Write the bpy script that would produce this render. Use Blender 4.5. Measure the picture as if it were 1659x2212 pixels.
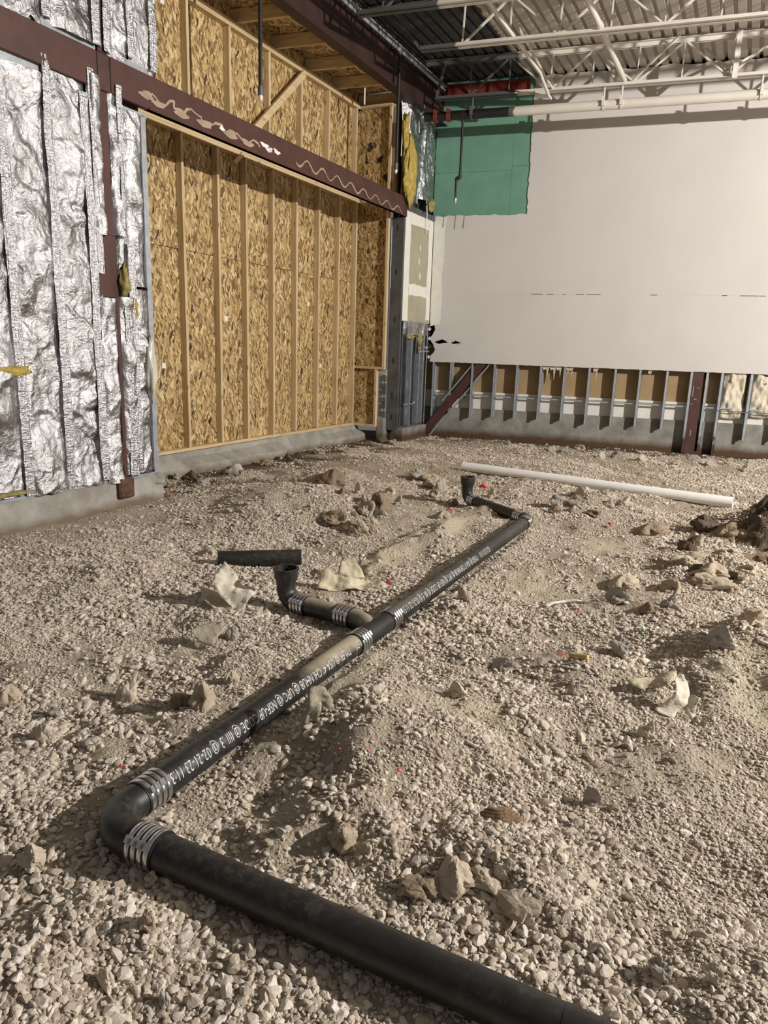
import bpy, bmesh, math, random
import numpy as np
from mathutils import Vector, Matrix, noise as mnoise

random.seed(7); rng = np.random.default_rng(11)
for o in list(bpy.data.objects): bpy.data.objects.remove(o)
scene = bpy.context.scene
COL = scene.collection

# ---------------------------------------------------------------- camera
FPX = 1534.0
PITCH, ROLL, HEAD = math.radians(13.0), math.radians(1.9), math.radians(108.1)
_F = np.array([0, math.cos(PITCH), -math.sin(PITCH)]); _R = np.array([1., 0, 0]); _U = np.cross(_R, _F)
_R, _U = math.cos(ROLL)*_R+math.sin(ROLL)*_U, -math.sin(ROLL)*_R+math.cos(ROLL)*_U
_a = HEAD-math.pi/2
_Z = np.array([[math.cos(_a), -math.sin(_a), 0], [math.sin(_a), math.cos(_a), 0], [0, 0, 1]])
CR, CU, CF = _Z@_R, _Z@_U, _Z@_F
CAM = np.array([0, 0, 1.55])
cd = bpy.data.cameras.new('camera'); cam = bpy.data.objects.new('camera', cd); COL.objects.link(cam)
cd.sensor_fit = 'VERTICAL'; cd.sensor_height = 24; cd.lens = FPX/2212*24; cd.clip_end = 100; cd.clip_start = .05
cam.matrix_world = Matrix(((CR[0], CU[0], -CF[0], CAM[0]), (CR[1], CU[1], -CF[1], CAM[1]), (CR[2], CU[2], -CF[2], CAM[2]), (0, 0, 0, 1)))
scene.camera = cam

# ---------------------------------------------------------------- light
w = bpy.data.worlds.new('world'); scene.world = w; w.use_nodes = True
bg = w.node_tree.nodes['Background']; bg.inputs[0].default_value = (1.0, .97, .93, 1); bg.inputs[1].default_value = .14
ld = bpy.data.lights.new('work_lamp', 'POINT'); ld.energy = 6500; ld.color = (1, .955, .90); ld.shadow_soft_size = .07
lamp = bpy.data.objects.new('work_lamp', ld); COL.objects.link(lamp); lamp.location = (8.4, 4.3, 4.8)
vs = scene.view_settings
vs.view_transform = 'Standard'; vs.look = 'None'; vs.gamma = 1; vs.exposure = 0.0; vs.use_curve_mapping = False

# ---------------------------------------------------------------- frame of the room
D = 12.628                                   # back wall plane y
LANG = math.radians(81.7)
LD = np.array([math.cos(LANG), math.sin(LANG), 0]); LN = np.array([LD[1], -LD[0], 0]); UZ = np.array([0, 0, 1.])
COR = np.array([-3.396, D, 0])
X1, Y1 = np.array([1., 0, 0]), np.array([0, 1., 0])
def L(t, n, z): return COR+LD*t+LN*n+UZ*z
def ray(x, y): return CF+(x-829.5)/FPX*CR-(y-1106)/FPX*CU
def hit(x, y, n, p0):
    d = ray(x, y); return CAM+d*(((np.array(p0)-CAM)@n)/(d@n))
def lt(x, y, n=0.):                          # pixel -> (t, z) on a plane parallel to the left wall
    P = hit(x, y, LN, COR+LN*n); return float((P-COR)@LD), float(P[2])
def bx(x, y, dy=0.):                         # pixel -> (x, z) on a plane parallel to the back wall
    P = hit(x, y, Y1, (0, D+dy, 0)); return float(P[0]), float(P[2])

# ---------------------------------------------------------------- noise
_perm = rng.permutation(512); _perm = np.concatenate([_perm, _perm, _perm]); _val = rng.random(512)*2-1
def vnoise(x, y, s=0):
    x = np.asarray(x, float)+s*17.31; y = np.asarray(y, float)+s*5.77
    xi = np.floor(x).astype(int); yi = np.floor(y).astype(int); fx = x-xi; fy = y-yi
    fx = fx*fx*fx*(fx*(fx*6-15)+10); fy = fy*fy*fy*(fy*(fy*6-15)+10)
    def h(a, b): return _val[_perm[(_perm[a & 511]+b) & 511]]
    a = h(xi, yi); b = h(xi+1, yi); c = h(xi, yi+1); d = h(xi+1, yi+1)
    return (a+(b-a)*fx)*(1-fy)+(c+(d-c)*fx)*fy
def fbm(x, y, s=0, o=4):
    r = 0; a = 1
    for i in range(o):
        r = r+a*vnoise(x*2**i, y*2**i, s+i*3); a *= .5
    return r

# ---------------------------------------------------------------- materials
class NT:
    def __init__(self, name):
        self.m = bpy.data.materials.new(name); self.m.use_nodes = True
        self.t = self.m.node_tree; self.b = self.t.nodes['Principled BSDF']
    def n(self, typ, props=None, **ins):
        nd = self.t.nodes.new(typ)
        for k, v in (props or {}).items(): setattr(nd, k, v)
        for k, v in ins.items():
            key = int(k[1:]) if k[0] == 'i' and k[1:].isdigit() else k.replace('_', ' ')
            self.put(nd.inputs[key], v)
        return nd
    def put(self, sock, v):
        if hasattr(v, 'is_output'): self.t.links.new(v, sock)
        elif hasattr(v, 'outputs'): self.t.links.new(v.outputs[0], sock)
        else:
            if isinstance(v, tuple) and len(v) == 3 and sock.type == 'RGBA': v = v+(1,)
            sock.default_value = v
    def set(self, **k):
        for a, v in k.items(): self.put(self.b.inputs[a.replace('_', ' ')], v)
        return self
    def pos(self): return self.n('ShaderNodeNewGeometry').outputs['Position']
    def lpos(self, scale=(1, 1, 1), off=None):   # position in the left-wall frame: x=t, y=-n
        mp = self.n('ShaderNodeMapping', dict(vector_type='POINT'), Vector=self.pos(), Rotation=(0, 0, -LANG))
        v = mp.outputs[0]
        if off is not None: v = self.n('ShaderNodeVectorMath', dict(operation='ADD'), i0=v, i1=off).outputs[0]
        return self.n('ShaderNodeVectorMath', dict(operation='MULTIPLY'), i0=v, i1=scale).outputs[0]
    def noise(self, vec, scale, detail=4, rough=.55, dist=0):
        return self.n('ShaderNodeTexNoise', Vector=vec, Scale=scale, Detail=detail, Roughness=rough, Distortion=dist).outputs[0]
    def ramp(self, fac, stops, interp='LINEAR'):
        r = self.n('ShaderNodeValToRGB', Fac=fac); cr = r.color_ramp; cr.interpolation = interp
        while len(cr.elements) < len(stops): cr.elements.new(.5)
        for e, (p, c) in zip(cr.elements, stops): e.position = p; e.color = (c if isinstance(c, tuple) else (c, c, c))+(1,)
        return r.outputs[0]
    def mix(self, f, a, b): 
        nd = self.n('ShaderNodeMix', dict(data_type='RGBA')); self.put(nd.inputs[0], f); self.put(nd.inputs[6], a); self.put(nd.inputs[7], b)
        return nd.outputs[2]
    def math(self, op, a, b=0., clamp=False): return self.n('ShaderNodeMath', dict(operation=op, use_clamp=clamp), i0=a, i1=b).outputs[0]
    def bump(self, h, s=.3, d=.01):
        self.put(self.b.inputs['Normal'], self.n('ShaderNodeBump', Strength=s, Distance=d, Height=h)); return self
    def dot(self, v, a): return self.n('ShaderNodeVectorMath', dict(operation='DOT_PRODUCT'), i0=v, i1=a).outputs['Value']
M = {}
def plain(name, col, rough=.6, metal=0., var=.25, scale=6., bump=.0, bs=60.):
    t = NT(name); p = t.pos()
    c2 = tuple(max(0, c*(1-var)) for c in col); c3 = tuple(min(1, c*(1+var)) for c in col)
    t.set(Base_Color=t.ramp(t.noise(p, scale, 5), [(.3, c2), (.7, c3)]), Roughness=rough, Metallic=metal)
    if bump: t.bump(t.noise(p, bs, 4), bump, .01)
    M[name] = t.m; return t
plain('drywall_paint', (.565, .538, .512), .75, var=.03, scale=1.5, bump=.02, bs=200)
plain('compound_white', (.72, .70, .64), .8, var=.06, scale=8)
plain('gypsum_paper', (.36, .33, .24), .85, var=.08, scale=5)
plain('green_board', (.135, .29, .21), .8, var=.10, scale=3)
plain('kraft', (.33, .23, .12), .85, var=.12, scale=4)
plain('white_foam', (.68, .66, .61), .8, var=.07, scale=9)
plain('brown_primer', (.066, .024, .018), .55, var=.25, scale=5, bump=.08, bs=40)
plain('roof_brown', (.032, .012, .009), .6, var=.35, scale=3)  # darker copy of the beam brown, for the roof beam
plain('red_primer', (.15, .018, .011), .6, var=.35, scale=6)
plain('orange_red', (.16, .035, .02), .5, var=.3)
plain('black_steel', (.013, .012, .012), .5, var=.4, scale=10, bump=.1)
plain('dark_stud', (.11, .114, .122), .5, .35, var=.3, scale=5)
plain('galv', (.42, .45, .49), .42, .55, var=.18, scale=14)
plain('dark_cavity', (.03, .025, .02), .9)
plain('mortar', (.40, .37, .31), .9)
plain('cmu', (.10, .10, .10), .95, bump=.3)
plain('glue', (.34, .255, .18), .6, var=.25, scale=9)
plain('white_glue', (.75, .74, .72), .6)
plain('fiber_yellow', (.42, .31, .075), .95, var=.35, scale=14, bump=.7, bs=70)
plain('fiber_olive', (.27, .225, .085), .95, var=.4, scale=20, bump=.7, bs=70)
plain('batt', (.62, .565, .45), .95, var=.14, scale=8, bump=.5, bs=30)
plain('pvc', (.88, .87, .84), .35, var=.03, scale=4)
plain('pvc_inside', (.30, .29, .27), .6)
plain('white_print', (.50, .50, .48), .6, var=.45, scale=90)
plain('grey_print', (.10, .10, .10), .6)
plain('rubber', (.012, .012, .012), .55, bump=.05)
plain('steel_band', (.62, .62, .62), .24, .95, var=.12, scale=40)
plain('fabric', (.62, .565, .46), .9, var=.16, scale=16, bump=.35, bs=90)
plain('fabric_clay', (.52, .455, .325), .95, var=.18, scale=14, bump=.4, bs=80)
plain('fabric_olive', (.37, .325, .235), .95, var=.18, scale=14, bump=.4, bs=80)
plain('pink', (.72, .12, .14), .7, var=.3, scale=40)
plain('brick_red', (.40, .085, .08), .8, var=.25, scale=40)
plain('mint', (.30, .55, .42), .7)
plain('stick', (.52, .36, .13), .6, var=.25, scale=30)
plain('white_plastic', (.78, .75, .70), .5, var=.06)
plain('rusty_wood', (.20, .13, .075), .85, var=.5, scale=30, bump=.5)
plain('rust_block', (.10, .052, .032), .9, var=.5, scale=25, bump=.8)
plain('wood_scrap', (.27, .20, .13), .85, var=.3, scale=20, bump=.4)
plain('poly_film', (.55, .53, .46), .35, var=.1)

def pine(name, axis):
    t = NT(name); oi = t.n('ShaderNodeObjectInfo').outputs['Random']
    off = t.n('ShaderNodeCombineXYZ', X=t.math('MULTIPLY', oi, 31.), Y=t.math('MULTIPLY', oi, 17.), Z=t.math('MULTIPLY', oi, 23.))
    sc = {'z': (30, 30, 1.4), 't': (1.4, 30, 30), 'n': (30, 1.4, 30)}[axis]
    g = t.noise(t.lpos(sc, off), 1.0, 4, .6, .6)
    c = t.ramp(g, [(.30, (.44, .31, .16)), (.5, (.58, .44, .25)), (.72, (.66, .53, .33))])
    k = t.n('ShaderNodeTexVoronoi', Vector=t.lpos({'z': (9, 9, 3.2), 't': (3.2, 9, 9), 'n': (9, 3.2, 9)}[axis], off), Scale=1.)
    kf = t.ramp(k.outputs['Distance'], [(.05, .8), (.16, 0.)])
    t.set(Base_Color=t.mix(kf, c, (.16, .075, .03)), Roughness=.75); M[name] = t.m
for a in 'ztn': pine('pine_'+a, a)

def osb(name, ax):
    t = NT(name); oi = t.n('ShaderNodeObjectInfo').outputs['Random']
    off = t.n('ShaderNodeCombineXYZ', X=t.math('MULTIPLY', oi, 37.), Y=t.math('MULTIPLY', oi, 11.), Z=t.math('MULTIPLY', oi, 53.))
    base = t.lpos((1, 1, 1), off)
    warp = t.n('ShaderNodeTexNoise', Vector=base, Scale=5., Detail=2.).outputs['Color']
    wv = t.n('ShaderNodeVectorMath', dict(operation='MULTIPLY'), i0=warp, i1=(.10, .10, .10)).outputs[0]
    v = t.n('ShaderNodeVectorMath', dict(operation='ADD'), i0=base, i1=wv).outputs[0]
    def flakes(sc, rot):
        mp = t.n('ShaderNodeMapping', Vector=v, Rotation=rot)
        m2 = t.n('ShaderNodeVectorMath', dict(operation='MULTIPLY'), i0=mp.outputs[0], i1=sc).outputs[0]
        vo = t.n('ShaderNodeTexVoronoi', Vector=m2, Scale=1.)
        return t.n('ShaderNodeSeparateColor', Color=vo.outputs['Color'])
    if ax == 'z': f1 = flakes((46, 46, 11), (0, .25, 0)); f2 = flakes((36, 36, 9), (0, -.35, 0)); f3 = flakes((60, 60, 15), (0, .6, 0))
    else: f1 = flakes((11, 40, 40), (0, 0, .3)); f2 = flakes((14, 28, 30), (0, 0, -.6)); f3 = flakes((22, 55, 60), (0, 0, .9))
    stops = [(0., (.165, .095, .033)), (.2, (.31, .192, .075)), (.42, (.43, .292, .122)), (.64, (.53, .38, .178)), (.86, (.66, .515, .285))]
    c1 = t.ramp(f1.outputs[0], stops, 'CONSTANT'); c2 = t.ramp(f2.outputs[1], stops, 'CONSTANT')
    c = t.mix(t.ramp(f2.outputs[2], [(.5, 0.), (.51, 1.)], 'CONSTANT'), c1, c2)
    c = t.mix(t.ramp(f3.outputs[0], [(0., 0.), (.72, .85)], 'CONSTANT'), c, t.ramp(f3.outputs[1], stops, 'CONSTANT'))
    c = t.mix(t.ramp(f2.outputs[0], [(0., 1.), (.016, 0.)], 'CONSTANT'), c, (.035, .022, .012))
    c = t.mix(t.ramp(f3.outputs[2], [(0., .9), (.045, 0.)], 'CONSTANT'), c, (.10, .055, .02))
    t.set(Base_Color=c, Roughness=.6); t.bump(f1.outputs[1], .12, .004); M[name] = t.m
osb('osb', 'z'); osb('osb_flat', 't')

t = NT('foil'); p = t.lpos()
em = t.n('ShaderNodeTexBrick', Vector=t.lpos((1, 0, 1)), Scale=55.)
nz = t.noise(p, 30, 6, .7); nz2 = t.noise(p, 9, 4, .6, 1.2)
hgt = t.math('ADD', t.math('MULTIPLY', nz, .5), nz2)
t.set(Base_Color=t.ramp(t.noise(p, 4, 3), [(.35, (.42, .415, .42)), (.7, (.62, .62, .645))]), Metallic=1., Roughness=t.ramp(nz, [(.3, .22), (.7, .36)]))
t.bump(hgt, .8, .02); M['foil'] = t.m
t = NT('foil_tape'); p = t.lpos()
t.set(Base_Color=(.58, .58, .605), Metallic=1., Roughness=.27); t.bump(t.math('ADD', t.noise(t.lpos((60, 60, 7)), 1., 4, .6), t.math('MULTIPLY', t.noise(t.lpos((20, 20, 70)), 1., 3, .6), .6)), .8, .02); M['foil_tape'] = t.m

t = NT('concrete'); p = t.pos()
z = t.n('ShaderNodeSeparateXYZ', Vector=p).outputs['Z']
c = t.ramp(t.noise(p, 3.5, 7, .65), [(.3, (.15, .145, .125)), (.5, (.245, .235, .205)), (.72, (.34, .325, .29))])
streak = t.noise(t.n('ShaderNodeVectorMath', dict(operation='MULTIPLY'), i0=p, i1=(14, 14, .9)).outputs[0], 1., 3)
c = t.mix(t.ramp(streak, [(.52, 0.), (.75, .45)]), c, (.17, .165, .15))
soil = t.math('ADD', z, t.math('MULTIPLY', t.noise(p, 5, 4), .12))
c = t.mix(t.ramp(soil, [(.13, 1.), (.24, 0.)]), c, (.085, .045, .02))
t.set(Base_Color=c, Roughness=.9); t.bump(t.noise(p, 35, 6, .7), .35, .01); M['concrete'] = t.m
t = NT('curb_concrete'); p = t.pos()
c = t.ramp(t.noise(p, 3.5, 7, .65), [(.3, (.22, .21, .185)), (.5, (.34, .325, .29)), (.72, (.44, .42, .38))])
c = t.mix(t.ramp(t.noise(p, 1.3, 5, .7), [(.5, 0.), (.72, .6)]), c, (.16, .13, .10))
z = t.n('ShaderNodeSeparateXYZ', Vector=p).outputs['Z']
c = t.mix(t.ramp(t.math('ADD', z, t.math('MULTIPLY', t.noise(p, 4, 4), .14)), [(.08, 1.), (.16, 0.)]), c, (.17, .125, .085))
t.set(Base_Color=c, Roughness=.9); t.bump(t.noise(p, 35, 6, .7), .4, .01); M['curb_concrete'] = t.m

t = NT('stud_steel'); p = t.pos(); z = t.n('ShaderNodeSeparateXYZ', Vector=p).outputs['Z']
rz = t.math('ADD', z, t.math('MULTIPLY', t.noise(p, 9, 4), .6))
rf = t.ramp(rz, [(.50, 1.), (.66, 0.)])
t.set(Base_Color=t.mix(rf, t.ramp(t.noise(p, 14, 4), [(.3, (.34, .37, .41)), (.7, (.47, .50, .54))]), (.055, .03, .02)),
      Metallic=t.math('MULTIPLY', t.math('SUBTRACT', 1., rf), .5), Roughness=.45); M['stud_steel'] = t.m

def paint_split(name, dark, light, cut, rough=.7, metal=0.):   # bare metal left of the old partition, overspray paint right of it
    t = NT(name); p = t.pos()
    d = t.dot(t.n('ShaderNodeVectorMath', dict(operation='SUBTRACT'), i0=p, i1=tuple(COR)).outputs[0], tuple(LN))
    e = t.math('ADD', d, t.math('MULTIPLY', t.math('SUBTRACT', t.noise(p, 7, 4), .5), .10))
    f = t.ramp(t.math('SUBTRACT', e, cut-.5), [(.49, 0.), (.515, 1.)])
    nz = t.noise(p, 5, 4)
    t.set(Base_Color=t.mix(f, t.ramp(nz, [(.3, tuple(c*.75 for c in dark)), (.7, dark)]), t.ramp(nz, [(.3, tuple(c*.93 for c in light)), (.7, light)])), Roughness=rough, Metallic=metal)
    M[name] = t.m
paint_split('deck_paint', (.045, .046, .050), (.47, .435, .385), 1.47)
paint_split('joist_paint', (.10, .098, .094), (.66, .62, .56), 1.55)
paint_split('joist_b_paint', (.12, .118, .114), (.66, .62, .56), 1.35)

t = NT('iron'); p = t.pos(); nzn = t.n('ShaderNodeSeparateXYZ', Vector=t.n('ShaderNodeNewGeometry').outputs['Normal']).outputs['Z']
at = t.n('ShaderNodeAttribute', dict(attribute_name='dust')).outputs['Fac']
n1 = t.noise(p, 14, 6, .7); n2 = t.noise(p, 3, 4, .6)
up = t.ramp(nzn, [(.15, 0.), (.95, 1.)])
dust = t.math('MULTIPLY', t.math('ADD', t.math('MULTIPLY', up, .55), t.math('MULTIPLY', n1, .75)), at)
df = t.ramp(dust, [(.42, 0.), (.92, 1.)])
df2 = t.math('MAXIMUM', df, t.ramp(t.math('MULTIPLY', n2, t.noise(p, 40, 5, .7)), [(.25, 0.), (.55, .28)]))
t.set(Base_Color=t.mix(df2, t.ramp(n1, [(.3, (.011, .011, .011)), (.7, (.024, .023, .022))]), (.33, .285, .20)), Roughness=t.ramp(df2, [(0., .42), (.6, .9)]))
t.bump(n1, .08, .004); M['iron'] = t.m

# ground: packed dusty soil between the stones; clay spoil and moist dirt have their own colour; the dark pile also gets painted shade
t = NT('soil'); p = t.pos()
n1 = t.noise(p, 2.2, 6, .6); n2 = t.noise(p, 45, 6, .75); n3 = t.n('ShaderNodeTexVoronoi', Vector=p, Scale=60.)
n4 = t.n('ShaderNodeTexVoronoi', Vector=p, Scale=140.)
c = t.ramp(n1, [(.3, (.34, .275, .20)), (.5, (.45, .375, .285)), (.7, (.51, .435, .345))])
pe = t.n('ShaderNodeSeparateColor', Color=n3.outputs['Color']).outputs[0]
c = t.mix(t.math('MULTIPLY', t.ramp(pe, [(.45, 0.), (.6, .7)]), t.ramp(n3.outputs['Distance'], [(.3, 1.), (.6, 0.)])), c, t.ramp(n2, [(.3, (.36, .31, .25)), (.7, (.62, .56, .48))]))
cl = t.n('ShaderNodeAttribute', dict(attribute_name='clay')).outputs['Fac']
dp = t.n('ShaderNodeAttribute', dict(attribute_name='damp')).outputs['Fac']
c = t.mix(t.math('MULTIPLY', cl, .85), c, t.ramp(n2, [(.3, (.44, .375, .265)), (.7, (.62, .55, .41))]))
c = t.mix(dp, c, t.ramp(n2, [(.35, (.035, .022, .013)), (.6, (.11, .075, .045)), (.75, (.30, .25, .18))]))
t.set(Base_Color=c, Roughness=.95)
hh = t.math('ADD', t.math('MULTIPLY', n2, 1.), t.math('ADD', t.math('MULTIPLY', n3.outputs['Distance'], -.8), t.math('MULTIPLY', n4.outputs['Distance'], -.45)))
t.bump(hh, .8, .02); M['soil'] = t.m

def stone(name, stops, sc=25.):
    t = NT(name); oi = t.n('ShaderNodeObjectInfo').outputs['Random']; p = t.pos()
    c = t.ramp(oi, stops); nz = t.noise(p, sc, 5, .65)
    c = t.mix(t.ramp(nz, [(.35, .35), (.65, 0.)]), c, (.26, .21, .155))
    t.set(Base_Color=c, Roughness=.92); t.bump(t.noise(p, sc*3, 4, .7), .35, .005); M[name] = t.m
stone('gravel_stone', [(0., (.40, .325, .25)), (.3, (.54, .46, .375)), (.6, (.63, .555, .465)), (.85, (.72, .65, .57)), (1., (.47, .43, .385))], 60)
stone('rock_tan', [(0., (.36, .29, .21)), (1., (.50, .425, .325))], 22)
stone('rock_brown', [(0., (.19, .135, .085)), (1., (.30, .23, .155))], 22)
stone('rock_pale', [(0., (.50, .43, .34)), (1., (.62, .55, .45))], 22)
stone('rock_grey', [(0., (.34, .31, .27)), (1., (.42, .39, .34))], 22)
stone('rock_dark', [(0., (.05, .033, .02)), (1., (.09, .06, .035))], 22)

# ---------------------------------------------------------------- mesh builder
class MB:
    def __init__(s): s.v = []; s.f = []
    def add(s, vs_, fs):
        k = len(s.v); s.v += [tuple(float(c) for c in p) for p in vs_]; s.f += [tuple(i+k for i in f) for f in fs]; return s
    def box(s, o, a, b, c):                  # corner o and three edge vectors
        o, a, b, c = (np.array(q, float) for q in (o, a, b, c))
        if np.cross(a, b)@c < 0: a, b = b, a
        P = [o, o+a, o+a+b, o+b, o+c, o+a+c, o+a+b+c, o+b+c]
        return s.add(P, [(3, 2, 1, 0), (4, 5, 6, 7), (0, 1, 5, 4), (1, 2, 6, 5), (2, 3, 7, 6), (3, 0, 4, 7)])
    def lbox(s, t0, t1, n0, n1, z0, z1): return s.box(L(t0, n0, z0), LD*(t1-t0), LN*(n1-n0), UZ*(z1-z0))
    def wbox(s, x0, x1, y0, y1, z0, z1): return s.box((x0, y0, z0), X1*(x1-x0), Y1*(y1-y0), UZ*(z1-z0))
    def tube(s, path, r, seg=12, cap=True, flat=None):
        path = [np.array(p, float) for p in path]; m = len(path); k = len(s.v)
        rs = r if hasattr(r, '__len__') else [r]*m
        prev = None; vs_ = []; fs = []
        for i, p in enumerate(path):
            d = path[min(i+1, m-1)]-path[max(i-1, 0)]; ln = np.linalg.norm(d)
            d = d/ln if ln > 1e-9 else dprev
            dprev = d
            if prev is None:
                a = np.array([0, 0, 1.]) if abs(d[2]) < .9 else np.array([1., 0, 0]); u = np.cross(d, a)
            else: u = prev-d*(prev@d)
            u = u/np.linalg.norm(u); prev = u; v = np.cross(d, u)
            for j in range(seg):
                q = 2*math.pi*j/seg; vs_.append(p+rs[i]*(math.cos(q)*u+math.sin(q)*v))
        for i in range(m-1):
            for j in range(seg):
                a, b = i*seg+j, i*seg+(j+1) % seg; fs.append((a, b, b+seg, a+seg))
        if cap: fs.append(tuple(range(seg))[::-1]); fs.append(tuple((m-1)*seg+j for j in range(seg)))
        return s.add(vs_, fs)
    def bar(s, a, b, w_, h_, up=(0, 0, 1)):
        a, b = np.array(a, float), np.array(b, float); d = b-a; u = np.cross(d, np.array(up, float)); u = u/np.linalg.norm(u); v = np.cross(u, d); v = v/np.linalg.norm(v)
        return s.box(a-u*w_/2-v*h_/2, d, u*w_, v*h_)
    def poly(s, pts, d):                     # prism from a planar outline (convex or not), extruded by d
        bm = bmesh.new(); vv = [bm.verts.new(tuple(p)) for p in pts]
        ed = [bm.edges.new((vv[i], vv[(i+1) % len(vv)])) for i in range(len(vv))]
        bmesh.ops.triangle_fill(bm, use_beauty=True, edges=ed)
        bm.verts.index_update(); base = [tuple(q.co) for q in bm.verts]; fs = [tuple(q.index for q in f.verts) for f in bm.faces]; bm.free()
        n = len(base); d = np.array(d, float)
        top = [tuple(np.array(q)+d) for q in base]
        side = [(i, (i+1) % n, (i+1) % n+n, i+n) for i in range(n)]
        return s.add(base+top, [f[::-1] for f in fs]+[tuple(i+n for i in f) for f in fs]+side)
    def build(s, name, mat, parent=None, smooth=False, bevel=0., label=None, recalc=True):
        V = np.array(s.v)
        if parent is not None: o0 = np.array(parent['_o'])
        else: o0 = np.array([(V[:, 0].min()+V[:, 0].max())/2, (V[:, 1].min()+V[:, 1].max())/2, V[:, 2].min()])
        me = bpy.data.meshes.new(name); me.from_pydata([tuple(q) for q in V-o0], [], s.f)
        if recalc:
            bm = bmesh.new(); bm.from_mesh(me); bmesh.ops.recalc_face_normals(bm, faces=bm.faces); bm.to_mesh(me); bm.free()
        if smooth:
            me.polygons.foreach_set('use_smooth', [True]*len(me.polygons))
            if smooth == 'auto':
                me.set_sharp_from_angle(angle=math.radians(40))
        ob = bpy.data.objects.new(name, me); COL.objects.link(ob); me.materials.append(M[mat])
        ob['_o'] = tuple(float(q) for q in o0)
        if parent is not None: ob.parent = parent
        else: ob.location = o0
        if bevel:
            md = ob.modifiers.new('bevel', 'BEVEL'); md.width = bevel; md.segments = 1; md.limit_method = 'ANGLE'
        if label: ob['label'] = label
        return ob
def part_fix(ob): return ob
def empty(name, loc, label=None, cat=None, group=None, kind=None):
    e = bpy.data.objects.new(name, None); COL.objects.link(e); e.location = tuple(float(q) for q in loc); e['_o'] = tuple(float(q) for q in loc); e.empty_display_size = .1
    return tag(e, label, cat, group, kind)
def tag(o, label=None, cat=None, group=None, kind=None):
    if label: o['label'] = label
    if cat: o['category'] = cat
    if group: o['group'] = group
    if kind: o['kind'] = kind
    return o
def box_l(name, mat, par, *a, **k): return MB().lbox(*a).build(name, mat, par, **k)
def box_w(name, mat, par, *a, **k): return MB().wbox(*a).build(name, mat, par, **k)

# ================================================================= GROUND
def gp(x, y, z=.0): return hit(x, y, UZ, (0, 0, z))
PIPE_A = np.array([-1.41, 1.58]); PDIR = LD[:2]; PNOR = LN[:2]
PIPE_B = PIPE_A+PDIR*4.86                     # far elbow corner
def seg_d(x, y, a, b):
    d = b-a; l2 = d@d; u = np.clip(((x-a[0])*d[0]+(y-a[1])*d[1])/l2, 0, 1)
    return np.hypot(x-a[0]-u*d[0], y-a[1]-u*d[1])
MOUNDS = [  # pixel x, y, height, radius along view-right, radius along depth
    (810, 1560, .075, .30, .34), (760, 1700, .065, .24, .22), (900, 1640, .07, .35, .3), (650, 1630, -.02, .09, .22), (560, 1760, -.01, .12, .12), (620, 1095, .13, .55, .8), (1290, 1085, .10, .28, .28),
    (1150, 1080, .06, .3, .3), (1670, 1470, .13, .40, .45), (1705, 1165, .30, .46, .5), (1540, 1235, .10, .35, .3), (450, 1470, .07, .20, .22),
    (1150, 1560, .05, .40, .3), (780, 1110, .08, .5, .5), (720, 1040, .10, .5, .5), (470, 1330, .04, .3, .3), (1380, 1330, .06, .4, .3),
    (60, 2050, .05, .3, .2), (300, 1990, .05, .25, .15), (1050, 1890, .05, .25, .15), (720, 1790, .07, .18, .12), (1560, 2120, .05, .2, .15),
    (960, 1310, .05, .12, .2), (930, 1150, .03, .2, .35), (1120, 1990, .04, .2, .1), (330, 1250, .04, .5, .4), (1560, 1400, .07, .25, .2), (1340, 1500, .05, .3, .15)]
_pile = gp(1690, 1170)[:2]
_mw = [(gp(a, b)[:2], h, r1, r2) for a, b, h, r1, r2 in MOUNDS]
CLAY = [(870, 1190, .16, .30), (960, 1150, .16, .45), (1020, 1120, .14, .4), (790, 1240, .20, .22), (740, 1500, .2, .2), (1640, 1520, .25, .5), (330, 1560, .14, .12), (420, 1400, .14, .2), (260, 1640, .1, .1), (780, 1440, .14, .2), (1010, 1570, .3, .15), (1150, 1270, .3, .3), (1300, 1180, .3, .3)]
_cw = [(gp(a, b)[:2], r1, r2) for a, b, r1, r2 in CLAY]+[(gp(800+240*q, 1232-122*q)[:2], .13+.05*q, .22+.2*q) for q in np.linspace(0, 1, 9)]
_mw += [(gp(800+240*q, 1232-122*q)[:2], .045, .11, .16+.12*q) for q in np.linspace(0, 1, 9)]
RX, RY = CR[:2]/np.linalg.norm(CR[:2]), CF[:2]/np.linalg.norm(CF[:2])
def gauss(x, y, c, r1, r2):
    dx, dy = x-c[0], y-c[1]; a = (dx*RX[0]+dy*RX[1])/r1; b = (dx*RY[0]+dy*RY[1])/r2
    return np.exp(-(a*a+b*b))
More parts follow.
